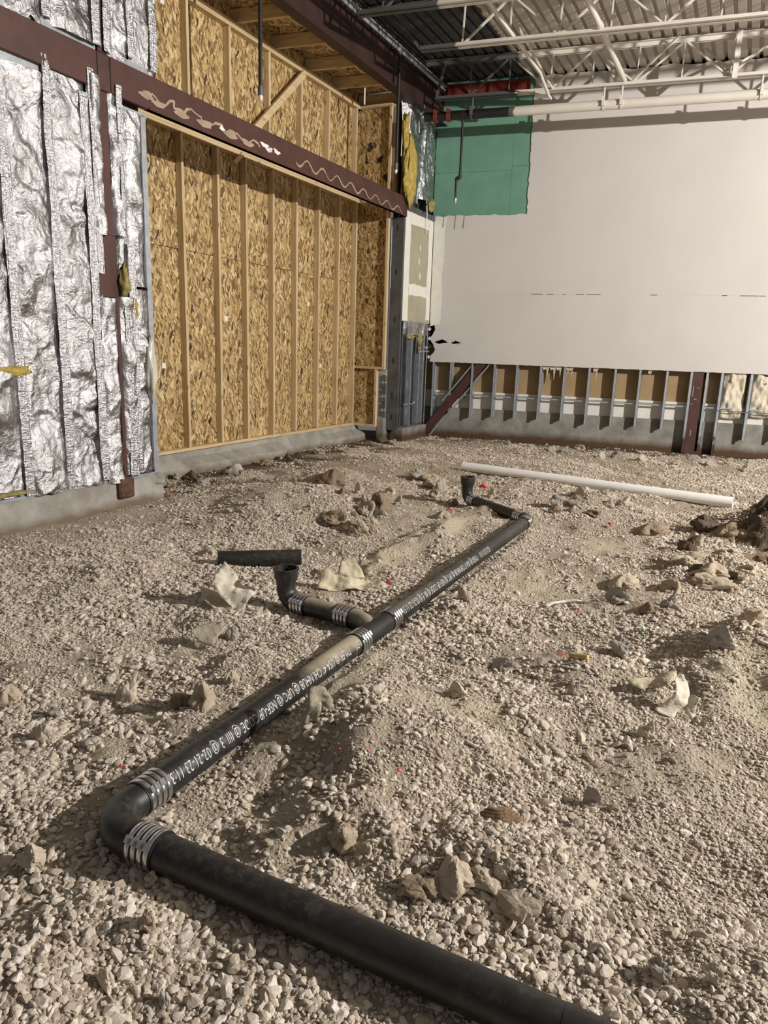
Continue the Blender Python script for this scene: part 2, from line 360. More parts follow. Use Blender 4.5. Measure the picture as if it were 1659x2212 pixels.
def ground(x, y):
    x, y = np.asarray(x, float), np.asarray(y, float)
    h = 0.0*x
    wx, wy = x+.15*fbm(x*3, y*3, 40, 3), y+.15*fbm(x*3, y*3, 41, 3)
    for c, hh, r1, r2 in _mw: h = h+1.25*hh*gauss(wx, wy, c, r1, r2)
    h = h+.026*fbm(x*1.3, y*1.3, 1, 3)+.022*fbm(x*3.2, y*3.2, 2, 4)+.006*fbm(x*14, y*14, 6, 3)
    kq = gauss(x, y, _pile, .6, .65); h = h+kq*(.09*fbm(x*4.5, y*4.5, 81, 4)+.05*np.abs(fbm(x*11, y*11, 83, 3)))
    # the ditch along the walls and the bed of the pipes
    d = np.minimum(np.minimum(seg_d(x, y, PIPE_A, PIPE_B), seg_d(x, y, PIPE_A, PIPE_A+PNOR*2.4)), seg_d(x, y, PIPE_B, PIPE_B-PNOR*.75))
    brp = PIPE_A+PDIR*1.85
    d = np.minimum(d, seg_d(x, y, brp, brp-PNOR*.62+PDIR*.2)+.02)
    f = np.clip((d-.05)/.24, 0, 1); f = f*f*(3-2*f)
    h = h*f+(.004+.012*fbm(x*6, y*6, 9, 3))*(1-f)
    # spoil thrown up against the left side of the long pipe
    sd = (x-PIPE_A[0])*PNOR[0]+(y-PIPE_A[1])*PNOR[1]; al = (x-PIPE_A[0])*PDIR[0]+(y-PIPE_A[1])*PDIR[1]
    h = h+.052*np.clip((-sd-.045)/.05, 0, 1)*np.clip(1-(-sd-.1)/.7, 0, 1)*np.clip((al-.1)/.3, 0, 1)*np.clip((5.1-al)/.3, 0, 1)*(1-np.exp(-((al-1.95)/.28)**2))
    h = h+.025*np.clip((sd-.05)/.06, 0, 1)*np.clip(1-(sd-.1)/.5, 0, 1)*np.clip((al-.3)/.3, 0, 1)*np.clip((4.8-al)/.3, 0, 1)
    # white pipe bed, loose pipe bed
    a, b = gp(1000, 1012)[:2], gp(1590, 1092)[:2]
    d2 = seg_d(x, y, a, b)+.25*np.exp(-((x-gp(1290, 1075)[0])/.35)**2); g = np.clip((d2-.05)/.25, 0, 1); h = np.where(h > 0, h*g, h)
    a, b = gp(468, 1215)[:2], gp(652, 1212)[:2]
    d3 = seg_d(x, y, a, b); g = np.clip((d3-.04)/.2, 0, 1); h = h*g
    wb = np.clip((D+.1-y)/.9, 0, 1); h = h*(.35+.65*wb)
    nw = (x-COR[0])*LN[0]+(y-COR[1])*LN[1]
    h = h*np.clip(.25+nw/.6, .25, 1)
    return h
def gz(x, y): return float(ground(np.array([x]), np.array([y]))[0])
def clayf(x, y):
    c = 0*x
    for q, r1, r2 in _cw: c = np.maximum(c, gauss(x, y, q, r1, r2))
    return np.clip((c+.35*fbm(x*7, y*7, 55, 4)-.25)*2.2, 0, 1)
def dampshadef(x, y):
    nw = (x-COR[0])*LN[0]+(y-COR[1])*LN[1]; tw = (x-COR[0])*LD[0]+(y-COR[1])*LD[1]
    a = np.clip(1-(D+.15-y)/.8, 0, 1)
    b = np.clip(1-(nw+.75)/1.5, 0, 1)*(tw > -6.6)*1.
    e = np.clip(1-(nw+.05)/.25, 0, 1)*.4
    q = gp(1690, 1165)[:2]; k = gauss(x, y, q, .50, .55)  # right pile: dark dirt, with its shade painted into the soil colour
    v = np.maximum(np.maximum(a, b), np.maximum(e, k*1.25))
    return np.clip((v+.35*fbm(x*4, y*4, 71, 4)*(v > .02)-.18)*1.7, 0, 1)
def gradgrid(a, b, n, dense0, dense1, k):    # n samples with k-times density in [dense0,dense1]
    xs = np.linspace(a, b, 4000); dens = np.where((xs > dense0) & (xs < dense1), k, 1.)
    cdf = np.cumsum(dens); cdf = (cdf-cdf[0])/(cdf[-1]-cdf[0]); return np.interp(np.linspace(0, 1, n), cdf, xs)
gx = gradgrid(-6.2, 8.5, 520, -3.2, 1.8, 5); gy = gradgrid(-1.2, D+.25, 620, .8, 5.5, 4)
GX, GY = np.meshgrid(gx, gy); GZ = ground(GX.ravel(), GY.ravel())
nx, ny = len(gx), len(gy)
V = np.column_stack([GX.ravel(), GY.ravel(), GZ])
ii = (np.arange(ny-1)[:, None]*nx+np.arange(nx-1)[None, :]).ravel()
F = np.column_stack([ii, ii+1, ii+nx+1, ii+nx])
me = bpy.data.meshes.new('floor'); me.vertices.add(len(V)); me.vertices.foreach_set('co', V.ravel())
me.loops.add(F.size); me.loops.foreach_set('vertex_index', F.ravel()); me.polygons.add(len(F)); me.polygons.foreach_set('loop_start', np.arange(0, F.size, 4))
me.update(); me.validate(); me.polygons.foreach_set('use_smooth', [True]*len(F))
for nm, fn in (('clay', clayf), ('damp', dampshadef)):
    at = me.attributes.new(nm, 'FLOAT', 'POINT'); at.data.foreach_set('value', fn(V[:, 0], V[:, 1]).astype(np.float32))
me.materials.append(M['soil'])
floor = bpy.data.objects.new('floor', me); COL.objects.link(floor); tag(floor, 'dusty tan soil bed with mounds under loose gravel', None, kind='structure')

# gravel scatter
def in_view(x, y, m=160):
    P = np.column_stack([x, y, np.zeros_like(x)])-CAM; z = P@CF
    u = 829.5+FPX*(P@CR)/np.maximum(z, .05); v = 1106-FPX*(P@CU)/np.maximum(z, .05)
    return (z > .3) & (u > -m) & (u < 1659+m) & (v < 2212+m*.8) & (v > 800)
def scatter(n, y0, y1, s0, s1, thresh, seed):
    x = rng.uniform(-6.0, 4.5, n); y = rng.uniform(y0, y1, n)
    nw = (x-COR[0])*LN[0]+(y-COR[1])*LN[1]; tw = (x-COR[0])*LD[0]+(y-COR[1])*LD[1]
    k = in_view(x, y, 380 if seed in (1, 3) else 700) & ((nw > .1) | ((tw > -6.6) & (nw > -.7) & (tw < -1.3))) & (y < D+.1)
    k0 = k; x, y = x[k], y[k]
    mk = fbm(x*1.6, y*1.6, 91+seed, 4)+.5*fbm(x*7, y*7, 93+seed, 2)
    near = np.clip((2.15-y-.12*x)/.5, 0, 1)*.25
    ed = np.clip((nw[k0]-.15)/.6, .15, 1)
    ed = np.where(tw[k0] > -6.6, 1, ed)
    p = ed*np.clip((.52 if seed in (1, 3) else .36)+near+mk*thresh, .05, 1)*(1-.9*clayf(x, y))*(1-.95*dampshadef(x, y))
    k = rng.random(len(x)) < p; x, y = x[k], y[k]
    s = s0*np.exp(rng.normal(0, .32, len(x))); s = np.clip(s*np.where(rng.random(len(x)) < .04, 1.7, 1.), s0*.5, s1)
    return x, y, s
sets = [scatter(120000, .7, 4.0, .0092, .021, .95, 0), scatter(380000, .7, 4.0, .0046, .009, .8, 1),
        scatter(95000, 4.0, 8.0, .0084, .021, .9, 2), scatter(230000, 4.0, 8.0, .0056, .010, .8, 3), scatter(190000, 8.0, D+.1, .0092, .022, .75, 4)]
gxs = np.concatenate([a[0] for a in sets]); gys = np.concatenate([a[1] for a in sets]); gss = np.concatenate([a[2] for a in sets])
gzs = ground(gxs, gys)+gss*.25
ng = len(gxs)
STONES = 7
def gravel_object(name, x, y, z, s, mat):
    n = len(x); me = bpy.data.meshes.new(name); me.vertices.add(n); me.vertices.foreach_set('co', np.column_stack([x, y, z]).ravel())
    a = me.attributes.new('scl', 'FLOAT_VECTOR', 'POINT'); a.data.foreach_set('vector', (s[:, None]*rng.uniform(.75, 1.25, (n, 3))*np.array([1.1, 1., .85])).astype(np.float32).ravel())
    a = me.attributes.new('rot', 'FLOAT_VECTOR', 'POINT'); a.data.foreach_set('vector', np.column_stack([rng.uniform(-.6, .6, n), rng.uniform(-.6, .6, n), rng.uniform(0, 6.28, n)]).astype(np.float32).ravel())
    a = me.attributes.new('idx', 'INT', 'POINT'); a.data.foreach_set('value', rng.integers(0, STONES, n).astype(np.int32))
    ob = bpy.data.objects.new(name, me); COL.objects.link(ob)
    g = bpy.data.node_groups.new(name, 'GeometryNodeTree'); g.interface.new_socket('Geometry', in_out='INPUT', socket_type='NodeSocketGeometry'); g.interface.new_socket('Geometry', in_out='OUTPUT', socket_type='NodeSocketGeometry')
    N = g.nodes.new; Lk = g.links.new
    gi, go = N('NodeGroupInput'), N('NodeGroupOutput'); join = N('GeometryNodeGeometryToInstance')
    for q in range(STONES):
        ic = N('GeometryNodeMeshIcoSphere'); ic.inputs['Radius'].default_value = 1; ic.inputs['Subdivisions'].default_value = 2
        sp = N('GeometryNodeSetPosition'); ps = N('GeometryNodeInputPosition'); tx = N('ShaderNodeTexNoise'); tx.inputs['Scale'].default_value = .95; tx.inputs['Detail'].default_value = 1.5
        ad = N('ShaderNodeVectorMath'); ad.operation = 'ADD'; ad.inputs[1].default_value = (q*7.3, q*3.1, q*5.9); Lk(ps.outputs[0], ad.inputs[0]); Lk(ad.outputs[0], tx.inputs['Vector'])
        mm = N('ShaderNodeMath'); mm.operation = 'MULTIPLY_ADD'; mm.inputs[1].default_value = 1.25; mm.inputs[2].default_value = .36; Lk(tx.outputs[0], mm.inputs[0])
        sc = N('ShaderNodeVectorMath'); sc.operation = 'SCALE'; Lk(ps.outputs[0], sc.inputs[0]); Lk(mm.outputs[0], sc.inputs['Scale'])
        m2 = N('ShaderNodeVectorMath'); m2.operation = 'MULTIPLY'; m2.inputs[1].default_value = (1.15-.06*(q % 4), .95-.05*(q % 3), .62+.06*(q % 5)); Lk(sc.outputs[0], m2.inputs[0])
        Lk(ic.outputs['Mesh'], sp.inputs['Geometry']); Lk(m2.outputs[0], sp.inputs['Position'])
        sm = N('GeometryNodeSetMaterial'); sm.inputs['Material'].default_value = M[mat]; Lk(sp.outputs[0], sm.inputs['Geometry']); Lk(sm.outputs[0], join.inputs[0])
    def na(nm, ty):
        q = N('GeometryNodeInputNamedAttribute'); q.data_type = ty; q.inputs['Name'].default_value = nm
        return [o for o in q.outputs if o.enabled and o.name == 'Attribute'][0]
    io = N('GeometryNodeInstanceOnPoints'); Lk(gi.outputs[0], io.inputs['Points']); Lk(join.outputs[0], io.inputs['Instance']); io.inputs['Pick Instance'].default_value = True
    Lk(na('idx', 'INT'), io.inputs['Instance Index']); Lk(na('rot', 'FLOAT_VECTOR'), io.inputs['Rotation']); Lk(na('scl', 'FLOAT_VECTOR'), io.inputs['Scale']); Lk(io.outputs[0], go.inputs[0])
    md = ob.modifiers.new('scatter', 'NODES'); md.node_group = g
    return ob
# the stones that show largest become objects of their own; the others are one bed of gravel
dep = np.column_stack([gxs, gys, gzs])-CAM; pxs = gss/(dep@CF)
uu = 829.5+FPX*(dep@CR)/(dep@CF); vv_ = 1106-FPX*(dep@CU)/(dep@CF)
vis = (uu > 5) & (uu < 1654) & (vv_ < 2205) & (vv_ > 1500)
dpipe = np.minimum(seg_d(gxs, gys, PIPE_A, PIPE_B), seg_d(gxs, gys, PIPE_A, PIPE_A+PNOR*2.4))
order = np.argsort(-np.where(vis & (dpipe > .09), pxs, 0)); singles = order[:240]
keep = np.ones(ng, bool); keep[singles] = False
gravel = gravel_object('gravel', gxs[keep], gys[keep], gzs[keep], gss[keep], 'gravel_stone')
tag(gravel, 'pale tan crushed stone gravel spread loose over the whole floor', 'gravel', kind='stuff')
def rock_mesh(name, seed, sub=2, rough=.6, ang=1.25, flat=True):
    bm = bmesh.new(); bmesh.ops.create_icosphere(bm, subdivisions=sub, radius=1)
    for v in bm.verts:
        p = v.co.copy(); k = 1+rough*mnoise.noise(p*ang+Vector((seed*7.1, seed*3.7, seed*1.3)))+.25*rough*mnoise.noise(p*ang*3+Vector((seed, 5, seed*2)))
        v.co = p*k*(1+.09*rough*mnoise.noise(p*ang*9+Vector((seed, 2, 1)))*(sub > 2)*2)
    for q in range(5):                        # chipped faces
        n = Vector((math.sin(seed*3+q*2.1), math.cos(seed*1.7+q*3.3), math.sin(seed*2.3+q*1.1))).normalized(); d = .62+.1*math.sin(q+seed)
        for v in bm.verts:
            e = v.co@n-d if False else v.co.dot(n)-d
            if e > 0: v.co -= n*e*(.85 if sub < 3 else .6)
    me = bpy.data.meshes.new(name); bm.to_mesh(me); bm.free(); return me
gm = [rock_mesh('gravel_stone', 3+q) for q in range(6)]
for m in gm: m.materials.append(M['gravel_stone'])
for q, i in enumerate(singles):
    o = bpy.data.objects.new('gravel_stone', gm[q % 6]); COL.objects.link(o)
    s = gss[i]; o.location = (gxs[i], gys[i], gzs[i]); o.scale = (s*1.15, s, s*.75); o.rotation_euler = (rng.uniform(-.4, .4), rng.uniform(-.4, .4), rng.uniform(0, 6.28))
    tag(o, 'pale tan gravel stone among the large ones nearest the camera', 'stone', 'large loose gravel stones in the foreground')

# ================================================================= LEFT WALL (foil-faced insulation)
wl = MB().lbox(-11.2, -6.72, -.22, -.06, -.1, 5.8).build('wall_left', 'dark_cavity'); tag(wl, 'left wall covered with crinkled silver foil insulation', kind='structure')
SEAM = [-11.0, -10.55, -10.1, -9.65, -9.2, -8.78, -8.19, -7.77, -7.38]
def foil_sheet(name, t0, t1, z0, z1, n0=.0, par=wl, seed=0, res=.011, bulge=.045, edge=None, mat='foil', fine=False):
    nt, nz = max(6, int((t1-t0)/res)), max(6, int((z1-z0)/res))
    T, Zz = np.meshgrid(np.linspace(t0, t1, nt), np.linspace(z0, z1, nz)); u = (T-t0)/(t1-t0)
    env = np.clip(np.minimum(u, 1-u)*5, 0, 1)**.6
    s = seed*3+100
    wx = T+.10*fbm(T*2.2, Zz*1.4, s, 3); wz = Zz+.12*fbm(T*2.5, Zz*1.6, s+1, 3)
    pil = bulge*(.5+.5*np.sin(np.pi*u))*(.55+.8*fbm(T*1.5+seed*9, Zz*1.7, s+2, 2))
    rid = 1-np.abs(fbm(wx*3.0+wz*1.2, wz*2.6-wx, s+3, 3)); rid2 = 1-np.abs(fbm(wx*9+wz*5, wz*5, s+4, 3))
    vert = fbm(wx*16, wz*1.6, s+5, 2)*(1-env)*1.6
    lump = np.abs(fbm(T*2.2, Zz*3.2, s+8, 2))
    n = n0+env*(pil+.020*rid**3+.006*rid2**2+.030*lump)+.010*vert+.0022*fbm(T*34, Zz*22, s+6, 2)
    if fine: n = n0+.010*np.abs(fbm(T*26, Zz*1.1, s+5, 2))+.012*np.sin(np.pi*u)**.5*(.6+.5*vnoise(T*3, Zz*2.3, s))+.003*fbm(T*30, Zz*24, s+6, 2); T = T+.012*vnoise(T*0, Zz*2.2, s)
    if edge is not None: T, Zz = edge(T, Zz, u, (Zz-z0)/(z1-z0))
    P = COR[None, :]+T.ravel()[:, None]*LD+n.ravel()[:, None]*LN+Zz.ravel()[:, None]*UZ
    i = (np.arange(nz-1)[:, None]*nt+np.arange(nt-1)[None, :]).ravel()
    m = MB(); m.v = [tuple(p) for p in P]; m.f = [tuple(q) for q in np.column_stack([i, i+1, i+nt+1, i+nt])]
    return m.build(name, mat, par, smooth=True, recalc=False)
def rag(a0, a1, seed):                        # ragged lower hem
    def f(T, Z, u, v): return T, Z-(1-v)**8*.05*np.abs(vnoise(T*7, T*0, seed))
    return f
TOPL = 3.52
for k in range(len(SEAM)-1):
    lo = .285 if k > 4 else .27
    foil_sheet('foil_sheet', SEAM[k], SEAM[k+1], lo, TOPL+(.05 if k == 7 else 0.), .0, seed=k, edge=rag(0, 0, k), res=.011 if k >= 5 else .03)
foil_sheet('foil_sheet', -7.38, -7.255, 2.42, 3.66, .03, seed=20, bulge=.015)
foil_sheet('foil_sheet', -7.38, -7.20, .285, 1.90, .05, seed=21, bulge=.012, edge=rag(0, 0, 3))
foil_sheet('foil_sheet', -7.40, -7.30, 1.90, 2.45, .0, seed=22, bulge=.012)
foil_sheet('foil_sheet', -7.16, -7.02, 2.44, 3.64, .035, seed=23, bulge=.015)
foil_sheet('foil_sheet', -7.165, -7.00, .30, 1.92, .05, seed=24, bulge=.02, edge=rag(0, 0, 5))
foil_sheet('foil_sheet', -7.02, -6.78, 2.03, 3.50, .0, seed=25)
foil_sheet('foil_sheet', -7.00, -6.78, .32, 2.00, .0, seed=26, edge=rag(0, 0, 7))
foil_sheet('foil_sheet', -7.09, -6.99, 1.90, 2.46, -.03, seed=27, bulge=.01)
for a, b, sd in ((-9.2, -8.25, 30), (-8.25, -7.72, 31), (-7.72, -7.23, 32), (-7.18, -6.88, 33), (-6.88, -6.58, 34)):
    foil_sheet('foil_sheet', a, b, 3.895, 5.75, .0, seed=sd, bulge=.05, edge=rag(0, 0, sd))
def tape(tc, z0, z1, n, wd=.075, sd=0):
    return foil_sheet('foil_tape', tc-wd/2, tc+wd/2, z0, z1, n+.004, seed=60+sd, res=.009, bulge=.006, mat='foil_tape', fine=True)
for sd, (tc, z0, z1, n) in enumerate([(-8.78, .27, 3.5, .03), (-8.19, .27, 3.55, .035), (-7.77, .26, 3.66, .035), (-7.42, .29, 3.5, .05), (-7.345, 2.1, 3.70, .05), (-7.06, 2.5, 3.66, .06), (-7.09, .30, 1.9, .075), (-7.00, .30, 2.4, .055), (-7.72, 3.93, 5.75, .035), (-6.88, 3.93, 5.75, .04), (-6.62, 3.9, 5.75, .045), (-7.25, 3.9, 5.75, .045), (-7.14, 3.88, 5.75, .045)]):
    tape(tc, z0, z1, n, .085 if sd not in (4, 5) else .06, sd)
# bared yellow fibre, gaps and loose film
def lump(name, mat, c, r, par, seed, sub=3, rough=.5):
    bm = bmesh.new(); bmesh.ops.create_icosphere(bm, subdivisions=sub, radius=1)
    m = MB(); bm.verts.index_update(); vs_ = []
    for v in bm.verts:
        k = 1+rough*mnoise.noise(v.co*1.6+Vector((seed*3.1, seed, 2)))+.7*rough*mnoise.noise(v.co*4.5+Vector((seed, 1, seed)))+.4*rough*mnoise.noise(v.co*11+Vector((seed, 1, seed)))
        p = v.co*k; vs_.append(c+LD*p.x*r[0]+LN*p.y*r[1]+UZ*p.z*r[2])
    m.add(vs_, [tuple(q.index for q in f.verts) for f in bm.faces]); bm.free()
    return m.build(name, mat, par, smooth=True)
lump('bare_fibre', 'fiber_yellow', L(-8.30, .05, 1.28), (.16, .05, .045), wl, 1)
lump('bare_fibre', 'fiber_olive', L(-8.45, .02, .31), (.3, .05, .02), wl, 2)
lump('bare_fibre', 'fiber_olive', L(-7.10, .06, 2.06), (.045, .05, .15), wl, 3)
lump('bare_fibre', 'fiber_yellow', L(-6.97, .03, 1.83), (.03, .05, .12), wl, 4)
lump('loose_film', 'poly_film', L(-6.83, .08, 1.28), (.05, .05, .30), wl, 5)
box_l('metal_track', 'galv', wl, -11.0, -6.74, -.05, .03, .245, .275)
box_l('metal_track', 'galv', wl, -11.0, -7.42, -.05, .015, 3.515, 3.585)
box_l('metal_track', 'galv', wl, -7.0, -6.70, -.05, .02, 3.50, 3.53)
box_l('metal_track', 'galv', wl, -11.0, -7.25, -.05, .02, 3.855, 3.915)
box_l('metal_track', 'galv', wl, -7.13, -6.60, -.05, .02, 3.855, 3.915)
box_l('edge_channel', 'galv', wl, -6.775, -6.715, -.06, .02, .27, 3.52)
# concrete curb under the foil
m = MB(); K = 60
for i in range(K):
    t0, t1 = -11.2+(4.52)*i/K, -11.2+4.52*(i+1)/K
m.lbox(-11.2, -6.69, -.2, .055, -.15, .25)
cb = m.build('concrete_curb', 'curb_concrete', wl, bevel=.012)
lump('crumbled_edge', 'curb_concrete', L(-6.75, .02, .20), (.09, .06, .06), wl, 9)

# steel column set in the foil wall
col = empty('steel_column', L(-7.2, 0, .1), 'brown steel column half buried in the silver foil wall', 'column')
MB().lbox(-7.30, -7.135, -.1, .028, .25, 3.575).build('column_shaft', 'brown_primer', col)
MB().lbox(-7.38, -7.135, -.05, .034, 1.905, 2.44).build('column_plate', 'brown_primer', col, bevel=.006)
MB().lbox(-7.20, -7.163, .02, .058, .28, 1.91).build('column_flange', 'brown_primer', col)
MB().lbox(-7.305, -7.12, .03, .11, .09, .285).build('base_block', 'rust_block', col, bevel=.02)
MB().lbox(-7.235, -7.135, -.1, .03, 3.87, 5.7).build('upper_shaft', 'brown_primer', col)

# steel beam along the left wall with the trail of glue
beam = empty('steel_beam', L(-4.5, 0, 3.57), 'long brown steel beam across the left wall with wavy glue trail', 'beam')
MB().lbox(-11.0, -1.19, -.012, .05, 3.575, 3.86).build('beam_face', 'brown_primer', beam, bevel=.006)
MB().lbox(-7.27, -7.262, .05, .056, 3.58, 3.855).build('seam_plate', 'dark_cavity', beam); MB().lbox(-7.135, -7.128, .05, .056, 3.58, 3.855).build('seam_plate', 'dark_cavity', beam)
MB().lbox(-6.7, -1.22, -.012, .06, 3.575, 3.59).build('bottom_flange', 'brown_primer', beam)
def ribbon(pts, wd, name, mat, n=.0535):
    m = MB(); vs_ = []; fs = []
    for i, (t, z) in enumerate(pts):
        a = np.array(pts[min(i+1, len(pts)-1)])-np.array(pts[max(i-1, 0)]); a = a/np.linalg.norm(a); w_ = wd*(.6+.8*abs(float(vnoise(t*6, z*3, 8))))
        for sg in (-1, 1): vs_.append(L(t-sg*a[1]*w_/2, n, z+sg*a[0]*w_/2))
    for i in range(len(pts)-1): a = i*2; fs.append((a, a+1, a+3, a+2))
    m.add(vs_, fs); o = m.build(name, mat, beam, recalc=True); md = o.modifiers.new('thickness', 'SOLIDIFY'); md.thickness = .006; md.offset = 0
    return o
gl = [(310, 195), (318, 214), (330, 203), (338, 212), (347, 226), (358, 228), (368, 218), (377, 219), (376, 232), (388, 243), (398, 246), (404, 236), (414, 236), (424, 246), (436, 254), (436, 262), (448, 270), (458, 270), (466, 266), (480, 270), (486, 284), (498, 292), (512, 288), (524, 302), (536, 310), (548, 302), (558, 310), (562, 318)]
P = [lt(x, y, .06) for x, y in gl]
def smooth_path(P, k=5):
    P = np.array(P); n = len(P); x = np.linspace(0, n-1, (n-1)*k+1); return [(float(np.interp(q, range(n), P[:, 0])), float(np.interp(q, range(n), P[:, 1]))) for q in x]
ribbon(smooth_path(P), .022, 'glue_trail', 'glue')
for (a, b), r in (((345, 226), .04), ((392, 245), .045), ((445, 268), .05), ((500, 290), .05), ((318, 205), .04), ((535, 309), .045)):
    t0, z0 = lt(a, b, .06); m = MB(); m.poly([L(t0+r*2.2*math.cos(q)*(1+.3*math.sin(3*q+a)), .05, z0+r*.75*math.sin(q)*(1+.25*math.cos(2*q+a))) for q in np.linspace(0, 2*math.pi, 14, endpoint=False)], LN*.006); m.build('glue_blob', 'glue', beam)
wv = []; ph = 0.
for x in range(640, 872, 2):
    ph += 2*math.pi*2/(36-(x-640)*.062); wv.append((x, 346+(x-640)*.478+(10-(x-640)*.016)*math.sin(ph)))
ribbon([lt(x, y, .06) for x, y in wv], .02, 'glue_trail', 'glue')
for (a, b), r in (((572, 314), .035), ((583, 324), .03), ((598, 328), .03), ((480, 277), .02)):
    t0, z0 = lt(a, b, .06); m = MB(); m.poly([L(t0+r*2.*math.cos(q)*(1+.4*math.sin(3*q+a)), .05, z0+r*.9*math.sin(q)*(1+.4*math.cos(2*q+a))) for q in np.linspace(0, 2*math.pi, 14, endpoint=False)], LN*.008); m.build('white_daub', 'white_glue', beam)

# ================================================================= INFILL WALL (OSB and studs)
ON, SF = -.85, -.76
wi = MB().lbox(-6.75, -1.1, -1.0, -.90, -.1, 5.9).build('wall_infill', 'dark_cavity'); tag(wi, 'timber framed infill wall with bare strand board between the studs', kind='structure')  # dark slab behind the boards, added to block light; carries the wall parts
cols = [-6.6, -5.50, -4.32, -3.14, -1.98, -1.26]; rows = [(.26, 2.578), (2.584, 3.93), (3.94, 5.42)]
for z0, z1 in rows:
    for a, b in zip(cols[:-1], cols[1:]): box_l('strand_board', 'osb', wi, a+.002, b-.002, ON-.012, ON, z0, z1)
box_l('bottom_plate', 'pine_t', wi, -6.0, -3.48, ON, SF+.005, .255, .295, bevel=.003); box_l('bottom_plate', 'pine_t', wi, -3.47, -1.25, ON, SF+.005, .250, .290, bevel=.003)
for x in (327, 407, 480, 538, 594, 643, 690, 732, 768):
    t0, _ = lt(x, 700, SF); box_l('stud', 'pine_z', wi, t0-.04, t0, ON, SF, .295, 3.80, bevel=.003)
box_l('header_plate', 'pine_t', wi, -6.3, -1.3, ON, SF+.01, 3.80, 3.84, bevel=.003); box_l('header_plate', 'pine_t', wi, -6.3, -1.3, ON, SF, 3.842, 3.882, bevel=.003)
for x, y in ((410, 140), (500, 140), (585, 170), (655, 210), (714, 240), (773, 280)):
    t0, _ = lt(x, y, SF); box_l('upper_stud', 'pine_z', wi, t0-.04, t0, ON, SF, 3.885, 5.16, bevel=.003)
box_l('top_plate', 'pine_t', wi, -6.4, -1.25, ON, SF, 5.165, 5.205, bevel=.003); box_l('top_plate', 'pine_t', wi, -6.4, -1.25, ON, SF-.01, 5.207, 5.247, bevel=.003)
(ta, za), (tb, zb) = lt(660, 158, SF+.04), lt(530, 305, SF+.04)
MB().bar(L(ta, SF+.022, za), L(tb, SF+.022, zb), .09, .04, up=LN).build('diagonal_brace', 'pine_t', wi, bevel=.003)
ta, za = lt(510, 338, SF); MB().bar(L(ta-.06, SF+.02, za-.08), L(ta+.1, SF+.02, za+.05), .05, .03, up=LN).build('offcut', 'pine_t', wi)
for x, y in ((354, 790), (489, 688), (666, 657), (692, 790), (350, 1)):
    t0, z0 = lt(x, y, ON); box_l('paper_sticker', 'white_plastic', wi, t0-.03, t0+.03, ON, ON+.002, z0-.03, z0+.03)
# return at the far end of the infill
def ret(name, mat, n0, n1, z0, z1, d0=0., d1=.012, **k): return box_l(name, mat, wi, -1.262+d0-.0, -1.262+d1, n0, n1, z0, z1, **k)
ret('strand_board', 'osb', ON, -.345, .25, 1.225); ret('strand_board', 'osb', ON, -.215, 1.235, 2.60); ret('strand_board', 'osb', ON, -.215, 2.606, 3.94); ret('strand_board', 'osb', ON, -.215, 3.946, 5.2)
ret('return_stud', 'pine_z', -.245, -.205, 1.24, 3.7, -.07, 0.); ret('return_stud', 'pine_z', -.245, -.205, 3.9, 5.16, -.07, 0.); ret('return_plate', 'pine_n', -.80, -.205, 1.205, 1.243, -.07, 0.)
ret('return_stud', 'pine_z', -.38, -.342, .285, 1.205, -.07, 0.); ret('return_plate', 'pine_n', -.80, -.342, .245, .285, -.07, 0.); ret('return_plate', 'pine_n', -.85, -.2, 5.165, 5.205, -.07, 0.)
t0 = -1.262; P = hit(821, 749, LD, L(t0, 0, 0)); box_l('paper_sticker', 'white_plastic', wi, t0-.002, t0, float((P-COR)@LN)-.03, float((P-COR)@LN)+.03, float(P[2])-.03, float(P[2])+.03)
for cx, cz, r in ((800, 318, .05), (822, 345, .05), (792, 352, .03), (835, 385, .05)):
    P = hit(cx, cz, LD, L(t0, 0, 0)); n0, z0 = float((P-COR)@LN), float(P[2])
    MB().poly([L(t0-.002, n0+r*math.cos(q)*(1+.5*math.sin(3*q+cx)), z0+r*math.sin(q)*(1.2+.4*math.cos(2*q+cz))) for q in np.linspace(0, 2*math.pi, 12, endpoint=False)], LD*.001).build('knot_hole', 'dark_cavity', wi)
# block pier between board and jamb
for k in range(6):
    z0 = .42+k*.115
    MB().lbox(-1.235, -1.16, -.335, -.275, z0, z0+.098).build('pier_block', 'cmu', wi); MB().lbox(-1.235, -1.16, -.265, -.215, z0+.03 if k % 2 else z0-.02, z0+.128 if k % 2 else z0+.078).build('pier_block', 'cmu', wi)
    MB().lbox(-1.228, -1.165, -.335, -.21, z0+.098, z0+.115).build('mortar_joint', 'mortar', wi)
    MB().lbox(-1.229, -1.165, -.275, -.265, z0, z0+.098).build('mortar_joint', 'mortar', wi)
MB().lbox(-1.24, -1.15, -.34, -.205, 1.11, 1.20).build('pier_cap', 'mortar', wi, bevel=.005); MB().lbox(-1.27, -1.14, -.36, -.2, -.1, .40).build('pier_foot', 'concrete', wi, bevel=.02)
# broken footing below the boards
m = MB(); K = 34; vs_ = []; fs = []
for i in range(K+1):
    t_ = -6.7+5.5*i/K; bl = .10*max(0, fbm(t_*1.4, 0., 12, 3))+.02*float(vnoise(t_*9, 1., 2))
    out = .06+.18*max(0, float(fbm(np.array(t_*1.1), np.array(3.), 14, 2)))
    for (n_, z_) in ((-.98, .25), (-.75+bl*.1, .25), (-.74+bl*.3, .19+.02*float(vnoise(t_*5, 2., 1))), (-.74+out, .10+bl*.3), (-.70+out, -.12), (-.98, -.12)): vs_.append(L(t_, n_, z_))
for i in range(K):
    for j in range(6): a = i*6+j; b = i*6+(j+1) % 6; fs.append((a, b, b+6, a+6))
fs += [tuple(range(6)), tuple(K*6+j for j in range(6))]
m.add(vs_, fs).build('footing', 'curb_concrete', wi)
